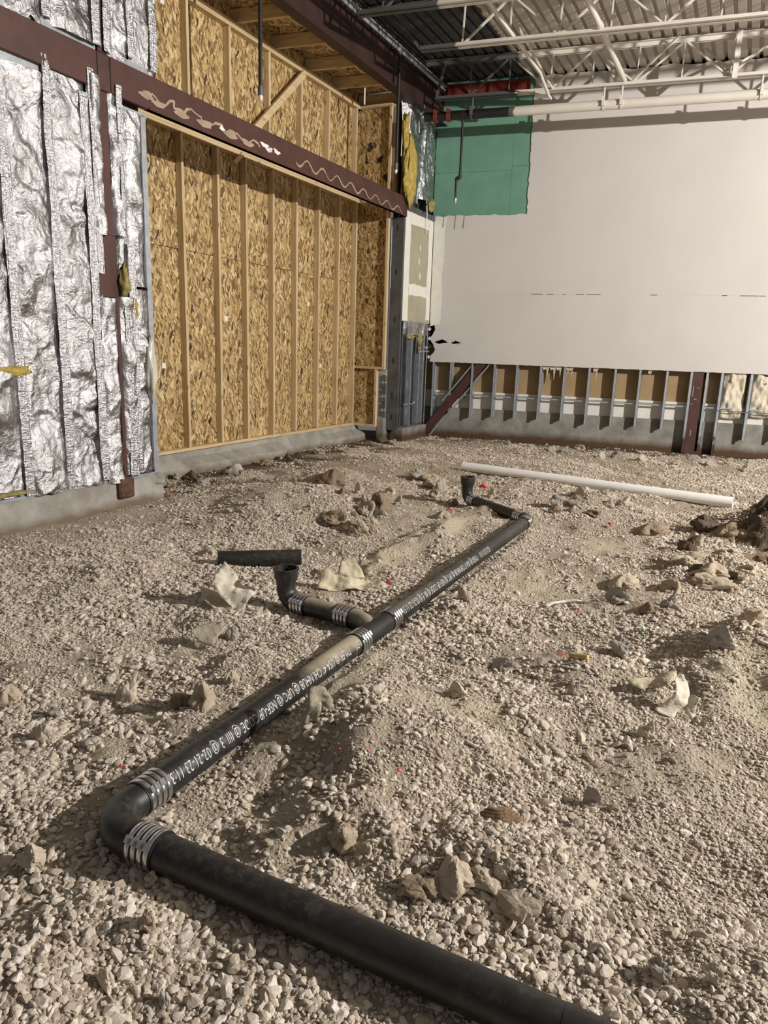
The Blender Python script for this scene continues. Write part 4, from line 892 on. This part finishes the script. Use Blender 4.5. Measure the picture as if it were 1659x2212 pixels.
# branch: leaves the run towards the far left, bends, short length, upturned bend with hub
b0 = ELB+d2*(wy-.02); bd = (-d1*.72+d2*.69); bd /= np.linalg.norm(bd)
b1p = b0+bd*.17
UPc = gp(618, 1297, .062); bdir = UPc-b1p; bdir[2] = 0; LEN = np.linalg.norm(bdir); bdir /= LEN
path = [b0, b0+bd*.09]+[b1p*(1-s)**2*0+((b0+bd*.09)*(1-s)**2+2*b1p*s*(1-s)+(b1p+bdir*.08)*s*s) for s in np.linspace(.15, 1, 7)]
pipe_part('branch_arm', path, R4*1.0, 28, .95)
coupling(b1p+bdir*.115, bdir, dust=1.)
pipe_part('pipe_length', [b1p+bdir*(.15+(LEN-.15-.14)*q/6) for q in range(7)], R4*.97, 28, 1.0)
coupling(UPc-bdir*.115, bdir, dust=.9)
def upturn(c, bdir, hgt, dust):
    bend, dd = arc(c, -bdir, UZ, .085)
    o = pipe_part('upturned_bend', [c-bdir*(dd+.03)]+bend+[c+UZ*hgt*.55], R4*1.0, 28, dust)
    m = MB(); z0 = c+UZ*hgt*.5; prof = [(R4, 0), (R4*1.05, .02), (R4*1.28, .045), (R4*1.30, hgt*.42), (R4*1.38, hgt*.44), (R4*1.38, hgt*.5), (R4*1.12, hgt*.5), (R4*1.08, hgt*.3), (R4*.9, .0)]
    sg = 32; vs_ = []; fs = []
    for r, z_ in prof:
        for j in range(sg): q = 2*math.pi*j/sg; vs_.append(z0+np.array([r*math.cos(q), r*math.sin(q), z_]))
    for i in range(len(prof)-1):
        for j in range(sg): a, b = i*sg+j, i*sg+(j+1) % sg; fs.append((a, b, b+sg, a+sg))
    fs.append(tuple((len(prof)-1)*sg+j for j in range(sg)))
    h = m.add(vs_, fs).build('hub', 'iron', o, smooth='auto'); at = h.data.attributes.new('dust', 'FLOAT', 'POINT'); at.data.foreach_set('value', [dust*.8]*len(h.data.vertices))
upturn(UPc, -bdir*-1, .205, .35)
# far bend and far upturned end
fd = gp(1008, 1078, .062)-FAR; fd[2] = 0; FL = np.linalg.norm(fd); fd /= FL
bend, dd = arc(FAR, -d2, fd, .10)
pipe_part('elbow', [FAR-d2*(dd+.04)]+bend+[FAR+fd*(dd+.04)], R4*1.03, 28, .45)
coupling(FAR-d2*(dd+.065), d2); coupling(FAR+fd*(dd+.065), fd)
UF = FAR+fd*FL
pipe_part('pipe_length', [FAR+fd*(dd+.1+(FL-dd-.1-.13)*q/6) for q in range(7)], R4, 28, .45)
coupling(UF-fd*.125, fd); upturn(UF, fd, .23, .12)
# white lettering wrapped round the pipe
def lettering(txt, p_end, dirv, height, ang, par, xs=.72, mat='white_print'):
    cu = bpy.data.curves.new('lettering', 'FONT'); cu.body = txt; cu.size = height/.7; cu.resolution_u = 2
    to = bpy.data.objects.new('tmp', cu); me = bpy.data.meshes.new_from_object(to); bpy.data.objects.remove(to); bpy.data.curves.remove(cu)
    bm = bmesh.new(); bm.from_mesh(me); bpy.data.meshes.remove(me)
    for k in range(-2, 12): bmesh.ops.bisect_plane(bm, geom=list(bm.verts)+list(bm.edges)+list(bm.faces), plane_co=(0, k*height/7, 0), plane_no=(0, 1, 0))
    xm = max(v.co.x for v in bm.verts)
    side = np.array([*PNOR, 0]); r = R4+.0009
    bm.verts.index_update(); vs_ = []
    for v in bm.verts:
        a = ang-(v.co.y-height/2)/r
        vs_.append(p_end-dirv*((xm-v.co.x)*xs)+r*(math.cos(a)*side+math.sin(a)*UZ))
    m = MB(); m.add(vs_, [tuple(q.index for q in f.verts) for f in bm.faces]); bm.free()
    return m.build('lettering', mat, par, recalc=False)
T1 = 'TYLER @ USA 4" CHI NHUB @ UPC @ NSF-UP CODE @ IIII .3 @ 02-21-23 11:31'
lettering('11:31     '+T1[:-1], ELB+d2*(s1+.055), -d2, .042, math.radians(30), dr, .60)
lettering('02-21-23 11:31     '+T1, ELB+d2*(wy+.28), -d2, .042, math.radians(36), dr, .60)

# loose pipe, white pipe
def hollow(path, r, ri, seg=28):
    m = MB(); p, q = np.array(path[0]), np.array(path[1]); d = (q-p)/np.linalg.norm(q-p); u = np.cross(d, UZ); u /= np.linalg.norm(u); v = np.cross(d, u); vs_ = []; fs = []
    for c, rr_ in ((p, r), (q, r), (q, ri), (p, ri)):
        for j in range(seg): a = 2*math.pi*j/seg; vs_.append(c+rr_*(math.cos(a)*u+math.sin(a)*v))
    for i in range(4):
        for j in range(seg): a, b = i*seg+j, i*seg+(j+1) % seg; c_, e = ((i+1) % 4)*seg+j, ((i+1) % 4)*seg+(j+1) % seg; fs.append((a, b, e, c_))
    return m.add(vs_, fs)
A, B = gp(471, 1207, .058), gp(650, 1203, .058)
lp = hollow((A, B), .056, .05).build('loose_pipe', 'iron', smooth='auto'); at = lp.data.attributes.new('dust', 'FLOAT', 'POINT'); at.data.foreach_set('value', [.12]*len(lp.data.vertices))
tag(lp, 'short loose length of black pipe lying left of the upturned bend', 'pipe')
A, B = gp(1001, 1007, .062), gp(1584, 1086, .062)
wp = hollow((A, B), .058, .052).build('plastic_pipe', 'pvc', smooth='auto'); tag(wp, 'long white plastic pipe lying on the gravel before the back wall', 'pipe')

# ================================================================= ROCKS AND CLODS
rmesh = {}
def rock(x, y, w_, h_, mat, label, name='rock', group=None, flat=1., sink=.18):
    base = gp(x, y+h_*.42)
    for _ in range(6): base = hit(x, y+h_*.42, UZ, (0, 0, gz(base[0], base[1])))
    dz = float((base-CAM)@CF); W = w_*dz/FPX/2; H = h_*dz/FPX/2*1.25
    k = (mat, rng.integers(0, 5)); key = (mat, int(k[1]))
    if key not in rmesh: me_ = rock_mesh(name, 20+int(k[1])*2+len(mat), 4, .85, 1.1); me_.materials.append(M[mat]); rmesh[key] = me_
    o = bpy.data.objects.new(name, rmesh[key]); COL.objects.link(o)
    H = min(max(H, W*(.5 if h_/w_ > .25 else .28)), W*1.5)
    o.location = (base[0], base[1], base[2]+H*(.72-sink)); o.scale = (W*1.35, W*1.05, H*1.3); o.rotation_euler = (rng.uniform(-.25, .25), rng.uniform(-.25, .25), -.33+rng.uniform(-.5, .5))
    return tag(o, label, name.replace('_', ' ').split()[-1], group)
heap = 'clods in the heap behind the loose black pipe'
for x, y, w_, h_, m_, lb in [
    (716, 1033, 52, 30, 'rock_brown', 'dark brown clod at the back of the heap, nearest the strand board wall'), (698, 1041, 14, 17, 'rock_pale', 'small pale chip leaning on the rearmost dark brown clod'),
    (670, 1092, 34, 19, 'rock_tan', 'tan slab alone at the left side of the rubble heap'), (822, 1084, 40, 34, 'rock_brown', 'largest brown and yellow clod at the right of the heap'),
    (775, 1058, 15, 24, 'rock_pale', 'upright pale chunk behind the flat slabs of the heap'), (726, 1121, 46, 28, 'rock_brown', 'broad brown rock in the middle of the heap'),
    (795, 1100, 32, 28, 'rock_tan', 'pale tan upright slab right of the middle of the heap')]:
    rock(x, y, w_, h_, m_, lb, 'dirt_clod' if 'clod' in lb else 'rock')
for x, y, w_, h_, m_ in [(694, 1118, 24, 14, 'rock_tan'), (760, 1101, 22, 16, 'rock_tan'), (782, 1087, 30, 18, 'rock_grey'), (763, 1114, 24, 14, 'rock_brown'), (822, 1112, 28, 12, 'rock_grey'), (757, 1139, 40, 14, 'rock_brown'), (799, 1145, 22, 22, 'rock_brown'), (781, 1143, 20, 20, 'rock_tan'), (670, 1125, 18, 12, 'rock_grey'), (644, 1139, 22, 16, 'rock_tan'), (763, 1152, 24, 12, 'rock_grey'), (860, 1087, 20, 16, 'rock_pale'), (740, 1062, 22, 14, 'rock_brown'), (845, 1060, 20, 12, 'rock_tan'), (800, 1125, 24, 12, 'rock_tan'), (735, 1045, 18, 14, 'rock_brown'), (762, 1046, 16, 12, 'rock_grey')]:
    rock(x, y, w_, h_, m_, 'one of the lesser rocks heaped behind the loose black pipe', 'rock', heap)
g2 = 'rubble around the far upturned bend'
for x, y, w_, h_, m_ in [(905, 1028, 36, 16, 'rock_grey'), (930, 1032, 30, 18, 'rock_tan'), (950, 1052, 22, 24, 'rock_grey'), (978, 1084, 15, 22, 'rock_brown'), (956, 1112, 28, 16, 'rock_tan'), (1062, 1070, 16, 14, 'rock_pale'), (940, 1066, 20, 14, 'rock_tan'), (925, 1048, 22, 12, 'rock_brown')]:
    rock(x, y, w_, h_, m_, 'rock in the rubble around the far upturned bend', 'rock', g2)
g3 = 'rubble heaped in front of the white pipe'
for x, y, w_, h_, m_ in [(1201, 1088, 28, 24, 'rock_grey'), (1247, 1088, 40, 20, 'rock_grey'), (1198, 1103, 20, 12, 'rock_brown'), (1284, 1110, 28, 10, 'rock_brown'), (1327, 1087, 26, 13, 'rock_tan'), (1238, 1100, 22, 14, 'rock_tan'), (1290, 1072, 40, 22, 'rock_grey'), (1265, 1062, 26, 16, 'rock_pale'), (1312, 1090, 22, 14, 'rock_grey'), (1350, 1085, 22, 12, 'rock_pale')]:
    rock(x, y, w_, h_, m_, 'rock in the small heap touching the white plastic pipe', 'rock', g3)
for x, y, w_, h_, m_, nm, lb in [
    (1403, 1142, 55, 22, 'rock_brown', 'rock', 'long brown slab lying between the white pipe and the right pile'), (1521, 1138, 46, 30, 'rock_dark', 'dirt_clod', 'dark brown clod at the left end of the shaded dirt pile'),
    (1565, 1148, 44, 28, 'rock_brown', 'dirt_clod', 'brown clod tucked against the shaded dirt pile'), (1486, 1180, 32, 30, 'rock_dark', 'rock', 'upright dark rock left of the pale chunk by the dirt pile'),
    (1502, 1165, 22, 30, 'rock_pale', 'rock', 'pale upright chunk leaning beside the dark rock at right'), (1533, 1232, 66, 32, 'rock_tan', 'dirt_clod', 'widest tan clod of the right rubble, behind the pitted one'),
    (1530, 1260, 60, 26, 'rock_tan', 'dirt_clod', 'pitted tan clod at the front of the right rubble'), (1507, 1243, 26, 24, 'rock_dark', 'rock', 'dark rock wedged left between the two tan clods'),
    (1622, 1336, 46, 34, 'rock_tan', 'rock', 'yellowish rock near the right edge below the rubble'), (1345, 1255, 48, 26, 'rock_tan', 'rock', 'rounded tan rock half sunk right of the long pipe'),
    (1336, 1290, 40, 20, 'rock_grey', 'rock', 'low grey rock just below the rounded tan rock'), (1452, 1267, 36, 28, 'rock_tan', 'rock', 'rounded tan boulder left of the right rubble'),
    (1400, 1313, 38, 20, 'rock_brown', 'rock', 'brown rock below and left of the rounded tan boulder'), (1446, 1304, 30, 22, 'rock_grey', 'rock', 'grey rock just under the rounded tan boulder'),
    (1336, 1400, 40, 34, 'rock_grey', 'rock', 'upright grey rock in the middle right of the gravel'), (1553, 1382, 44, 30, 'rock_grey', 'rock', 'grey rock on the slope at the right edge mound'),
    (1238, 1490, 20, 32, 'rock_grey', 'rock', 'narrow upright rock below the yellow stick'), (1397, 1582, 30, 28, 'rock_pale', 'rock', 'pale rock below left of the upright cloth scrap'),
    (103, 1586, 42, 30, 'rock_pale', 'rock', 'large rounded pale stone at the left, above the bend'), (20, 1501, 38, 38, 'rock_tan', 'rock', 'rounded rock cut by the left edge of the photo'),
    (120, 1540, 26, 18, 'rock_grey', 'rock', 'smaller stone just above the large rounded pale one'), (275, 1491, 38, 46, 'rock_pale', 'rock', 'pointed pale triangular stone standing left of the clods'),
    (395, 1513, 40, 30, 'rock_brown', 'dirt_clod', 'squat brown clod left of the tall crusted clod'), (442, 1497, 46, 70, 'rock_tan', 'dirt_clod', 'tall crusted tan clod standing beside the long pipe'),
    (500, 1457, 22, 40, 'rock_tan', 'rock', 'upright tan flake right of the tall crusted clod'), (500, 1370, 26, 24, 'rock_grey', 'rock', 'grey stone beside the olive cloth scrap'),
    (450, 1193, 32, 16, 'rock_tan', 'rock', 'tan rock touching the left end of the loose black pipe'), (1092, 1440, 42, 15, 'rock_grey', 'rock', 'flat grey stone on the gravel right of the long pipe'),
    (988, 1492, 30, 18, 'rock_pale', 'rock', 'pale stone right of the standing cloth roll'), (1000, 1283, 22, 32, 'rock_tan', 'rock', 'upright tan slab beside the far half of the long pipe'),
    (691, 1785, 58, 34, 'rock_tan', 'dirt_clod', 'soil clod at the left end of the foreground bank'), (745, 1800, 52, 46, 'rock_tan', 'dirt_clod', 'middle soil clod of the foreground bank'),
    (788, 1840, 34, 36, 'rock_tan', 'dirt_clod', 'small soil clod at the lower right of the foreground bank'), (981, 1890, 72, 46, 'rock_tan', 'dirt_clod', 'big crusted clod over the dark hollow in the foreground'),
    (915, 1918, 66, 34, 'rock_brown', 'dirt_clod', 'brown clod at the left of the dark hollow in the foreground'), (1046, 1903, 56, 28, 'rock_tan', 'dirt_clod', 'low clod right of the dark hollow in the foreground'),
    (1085, 1880, 26, 28, 'rock_pale', 'rock', 'pale stone on the low foreground clod'), (1110, 1950, 92, 18, 'rock_tan', 'dirt_clod', 'wide flat clod just below the ribbed wood scrap'),
    (1100, 1770, 36, 20, 'rock_brown', 'dirt_clod', 'small brown clod just above the ribbed wood scrap'), (1280, 1730, 30, 28, 'rock_grey', 'rock', 'single large grey stone in the right foreground'),
    (1536, 2099, 34, 52, 'rock_pale', 'rock', 'tall pale angular stone at the bottom right'), (1421, 2095, 40, 38, 'rock_grey', 'rock', 'round grey stone left of the tall pale angular one'),
    (75, 1855, 54, 42, 'rock_pale', 'rock', 'large pale rounded stone left of the near bend'), (329, 1899, 30, 20, 'rock_pale', 'rock', 'pale stone tucked under the near pipe by its coupling'),
    (319, 1985, 36, 50, 'rock_tan', 'dirt_clod', 'upright soil clod below the near pipe at left'), (230, 2111, 32, 40, 'rock_pale', 'rock', 'pale upright stone in the lower left gravel'),
    (356, 2154, 24, 36, 'rock_grey', 'rock', 'dark grey upright stone in the lower left gravel')]:
    rock(x, y, w_, h_, m_, lb, nm)
g4 = 'lesser clods of the right rubble'
for x, y, w_, h_, m_ in [(1573, 1245, 30, 20, 'rock_brown'), (1573, 1226, 22, 18, 'rock_dark'), (1600, 1256, 30, 18, 'rock_tan'), (1556, 1198, 30, 16, 'rock_tan'), (1590, 1190, 26, 12, 'rock_tan'), (1530, 1195, 26, 14, 'rock_brown'), (1615, 1230, 34, 14, 'rock_tan'), (1640, 1160, 40, 24, 'rock_dark'), (1620, 1130, 40, 26, 'rock_dark'), (1650, 1125, 44, 40, 'rock_dark'), (1600, 1160, 36, 22, 'rock_brown'), (1655, 1210, 26, 20, 'rock_brown'), (1490, 1215, 30, 14, 'rock_tan'), (1580, 1270, 24, 16, 'rock_tan')]:
    rock(x, y, w_, h_, m_, 'one of the lesser clods in the rubble by the shaded dirt pile', 'dirt_clod', g4)
g5 = 'debris pieces under the strand board wall'
for x, y, w_, h_, m_ in [(500, 1018, 30, 16, 'rock_grey'), (570, 1000, 24, 12, 'rock_brown'), (410, 1030, 30, 14, 'rock_dark'), (620, 992, 24, 12, 'rock_dark'), (690, 975, 24, 10, 'rock_grey'), (385, 1030, 22, 10, 'rock_pale'), (440, 1040, 24, 10, 'rock_grey'), (825, 952, 22, 12, 'rock_dark'), (850, 958, 20, 11, 'rock_grey'), (800, 960, 18, 10, 'rock_brown'), (510, 1010, 22, 8, 'rock_pale'), (370, 1050, 20, 9, 'rock_brown')]:
    rock(x, y, w_, h_, m_, 'piece of broken debris on the dark soil under the strand board wall', 'rock', g5)
gx_ = 'stones resting along the foot of the back wall'
for k in range(14):
    x = 1100+k*40+rr.uniform(-12, 12); rock(x, 953+(x-1100)*.088+rr.uniform(0, 16), rr.uniform(12, 22), rr.uniform(7, 12), rr.choice(['rock_pale', 'rock_grey', 'rock_tan']), 'small stone among those along the foot of the back wall', 'stone', gx_)

# ================================================================= CLOTH SCRAPS AND LITTER
def scrap(name, mat, out, base, tilt, label, cat, az=0., seed=0, amp=.02, group=None, th=.003):
    # sheet standing on the ground point below `base`, leaning back by `tilt` degrees from upright, turned by az from facing the camera
    b = gp(*base)
    for _ in range(8): b = hit(*base, UZ, (0, 0, gz(b[0], b[1])))
    f = CAM-b; f[2] = 0; f /= np.linalg.norm(f); a = math.radians(az); f = np.array([f[0]*math.cos(a)-f[1]*math.sin(a), f[0]*math.sin(a)+f[1]*math.cos(a), 0])
    tl = math.radians(tilt); n = f*math.cos(tl)+UZ*math.sin(tl)
    P = [hit(x, y, n, b) for x, y in out]
    bm = bmesh.new(); vv = [bm.verts.new(tuple(p)) for p in P]; ed = [bm.edges.new((vv[i], vv[(i+1) % len(vv)])) for i in range(len(vv))]
    bmesh.ops.triangle_fill(bm, use_beauty=True, edges=ed)
    for _ in range(4): 
        bmesh.ops.subdivide_edges(bm, edges=[e for e in bm.edges if e.calc_length() > .022], cuts=1, use_grid_fill=True); bmesh.ops.triangulate(bm, faces=bm.faces)
    bm.verts.index_update(); vs_ = []
    for v in bm.verts:
        p = np.array(v.co); k = amp*(mnoise.noise(Vector(p)*9+Vector((seed*3, 0, 0)))*1.3+.55*abs(mnoise.noise(Vector(p)*22+Vector((0, seed, 0)))))
        q = p+n*k; q[2] = max(q[2], gz(q[0], q[1])+.006); vs_.append(q)
    m = MB(); m.add(vs_, [tuple(q.index for q in fc.verts) for fc in bm.faces]); bm.free()
    o = m.build(name, mat, smooth=True, recalc=True); md = o.modifiers.new('thickness', 'SOLIDIFY'); md.thickness = th
    return tag(o, label, cat, group)
scrap('cloth_scrap', 'fabric', [(487, 1215), (498, 1228), (510, 1240), (520, 1258), (534, 1262), (550, 1268), (553, 1280), (544, 1290), (530, 1306), (524, 1326), (510, 1322), (502, 1310), (490, 1302), (478, 1290), (466, 1272), (452, 1270), (462, 1256), (470, 1240), (478, 1226)], (520, 1325), 48, 'large pale cloth scrap peaking beside the upturned bend', 'cloth', -15, 1, .05)
scrap('cloth_scrap', 'fabric_clay', [(455, 1272), (480, 1292), (505, 1316), (498, 1332), (470, 1318), (440, 1296), (432, 1270)], (470, 1320), 75, 'flat tan cloth flap at the foot of the large pale scrap', 'cloth', 0, 2, .02)
scrap('cloth_scrap', 'fabric_olive', [(412, 1362), (430, 1350), (450, 1346), (462, 1350), (480, 1340), (484, 1362), (466, 1382), (462, 1398), (448, 1394), (430, 1386)], (458, 1398), 40, 'olive cloth scrap standing by the grey stone', 'cloth', 0, 3, .02)
scrap('cloth_scrap', 'fabric', [(492, 1334), (510, 1340), (540, 1338), (566, 1326), (582, 1318), (586, 1326), (570, 1336), (540, 1344), (515, 1346), (500, 1342)], (545, 1345), 70, 'thin twisted cloth strip right of the olive scrap', 'cloth', 0, 4, .01)
scrap('cloth_scrap', 'fabric_clay', [(686, 1240), (720, 1242), (760, 1250), (800, 1248), (835, 1256), (838, 1266), (828, 1288), (805, 1284), (780, 1278), (750, 1276), (720, 1278), (682, 1272), (690, 1258)], (770, 1282), 60, 'wide draped clay coloured cloth scrap behind the branch pipe', 'cloth', 10, 5, .05)
scrap('cloth_scrap', 'fabric_clay', [(730, 1240), (736, 1216), (750, 1206), (765, 1206), (780, 1226), (788, 1246), (760, 1252)], (760, 1254), 45, 'rounded cloth flap rising behind the wide draped scrap', 'cloth', 0, 6, .03)
scrap('cloth_scrap', 'fabric', [(1472, 1453), (1482, 1456), (1490, 1470), (1495, 1500), (1488, 1520), (1470, 1534), (1450, 1556), (1436, 1548), (1418, 1532), (1438, 1516), (1456, 1500), (1458, 1482), (1462, 1466)], (1455, 1556), 32, 'tall pale cloth scrap standing in the gravel at right', 'cloth', 25, 7, .05)
scrap('cloth_scrap', 'fabric', [(1476, 1516), (1484, 1502), (1500, 1500), (1511, 1510), (1504, 1524), (1502, 1548), (1492, 1556), (1482, 1540)], (1490, 1556), 35, 'small frayed cloth piece beside the tall pale scrap', 'cloth', 0, 8, .04)
scrap('cloth_scrap', 'fabric_clay', [(1352, 1476), (1390, 1466), (1430, 1454), (1462, 1450), (1460, 1470), (1440, 1484), (1410, 1490), (1385, 1492), (1366, 1488)], (1410, 1494), 45, 'soil crusted cloth tail behind the tall pale scrap', 'cloth', 0, 9, .05)
scrap('cloth_scrap', 'fabric_olive', [(666, 1500), (676, 1484), (690, 1482), (702, 1484), (712, 1510), (708, 1528), (698, 1524), (692, 1512), (688, 1540), (682, 1576), (672, 1574), (656, 1566), (664, 1530)], (672, 1576), 20, 'cloth roll standing upright right of the long pipe', 'cloth', 20, 10, .05, th=.012)
scrap('cloth_scrap', 'fabric', [(201, 1232), (210, 1228), (224, 1228), (222, 1240), (210, 1244)], (212, 1244), 65, 'tiny pale cloth scrap alone in the left gravel', 'cloth', 0, 11, .005)
scrap('cloth_scrap', 'fabric_olive', [(1460, 1199), (1500, 1193), (1540, 1192), (1520, 1204), (1480, 1210), (1440, 1212)], (1490, 1212), 70, 'dull cloth strip half buried left of the right rubble', 'cloth', 0, 12, .02)
scrap('plank_scrap', 'wood_scrap', [(1592, 1204), (1620, 1198), (1659, 1190), (1690, 1190), (1690, 1214), (1650, 1216), (1610, 1212)], (1640, 1217), 55, 'weathered plank scrap at the right edge in front of the dirt pile', 'plank', 0, 13, .01, th=.025)
pts = [(1180, 1318), (1192, 1312), (1206, 1306), (1222, 1303), (1240, 1304), (1256, 1306)]
m = MB()
for a, b in zip(pts[:-1], pts[1:]):
    A, B = gp(*a), gp(*b); A[2] = gz(A[0], A[1])+.022; B[2] = gz(B[0], B[1])+.022; m.bar(A, B, .022, .004)
tag(m.build('plastic_strip', 'white_plastic'), 'curved white plastic strip lying right of the long pipe', 'strip')
A, B = gp(1227, 1454), gp(1266, 1466); A[2] = gz(*A[:2])+.022; B[2] = gz(*B[:2])+.022
tag(MB().tube([A, A*.97+B*.03, A*.03+B*.97, B], [.011, .014, .014, .011], 12).build('wooden_stick', 'stick', smooth='auto'), 'short yellow stick lying in the gravel right of centre', 'stick')
# ribbed wood scrap
c = gp(1080, 1800); c[2] = gz(c[0], c[1]); ws = empty('ribbed_wood_scrap', c, 'ribbed brown wood scrap curled in the foreground gravel', 'wood scrap')
for k in range(5):
    r = .030+.011*k; P = [c+CR*(-.008+r*1.05*math.cos(q))+np.array([RY[0], RY[1], 0])*(r*.45*math.sin(q)+.02)+UZ*(.050-.009*k) for q in np.linspace(math.pi*1.02, math.pi*1.98, 12)]
    MB().tube(P, .0075, 8).build('wood_layer', 'rusty_wood', ws, smooth='auto')
pk = rock_mesh('pink_fragment', 77, 2, .5); pk.materials.append(M['pink']); bk = rock_mesh('brick_fragment', 78, 2, .5); bk.materials.append(M['brick_red'])
for x, y, w_, h_, mm, lb in [(840, 1262, 18, 24, bk, 'red brick coloured fragment at the end of the draped cloth'), (1046, 1052, 22, 15, pk, 'bright pink tuft beside the far upturned bend'), (262, 1657, 11, 9, pk, 'pink fragment in the gravel above the near bend'), (422, 1282, 9, 9, pk, 'pink fragment left of the large pale cloth'), (1319, 1134, 11, 11, bk, 'red fragment between the white pipe and the tan slab'), (1250, 1320, 8, 7, pk, 'tiny pink fragment under the white plastic strip'), (862, 1667, 11, 9, pk, 'pink fragment on the foreground mound'), (795, 1625, 7, 7, pk, 'tiny pink fragment higher on the foreground mound'), (733, 1622, 9, 7, bk, 'dull red fragment left on the foreground mound'), (972, 1100, 12, 6, pk, 'pink speck left of the far bend'), (1212, 1420, 24, 10, bk, 'flat dull red shard left of the yellow stick'), (368, 1072, 8, 14, bk, 'red fragment on dark soil below the foil wall end')]:
    b = gp(x, y); b = hit(x, y, UZ, (0, 0, gz(b[0], b[1])+.01)); dz = float((b-CAM)@CF)
    o = bpy.data.objects.new('brick_fragment' if mm is bk else 'pink_fragment', mm); COL.objects.link(o); o.location = tuple(b+UZ*.006); o.scale = (w_*dz/FPX/2, w_*dz/FPX/2, max(.006, h_*dz/FPX/2)); o.rotation_euler = (.2, .1, x)
    tag(o, lb, 'fragment')
b = gp(1386, 1388); b[2] = gz(*b[:2])+.015; mt = bpy.data.objects.new('green_fragment', rock_mesh('green_fragment', 80, 2, .5)); mt.data.materials.append(M['mint']); COL.objects.link(mt); mt.location = tuple(b); mt.scale = (.012, .01, .016); tag(mt, 'small mint green fragment near the upright grey rock', 'fragment')

for o in bpy.data.objects:
    if '_o' in o: del o['_o']
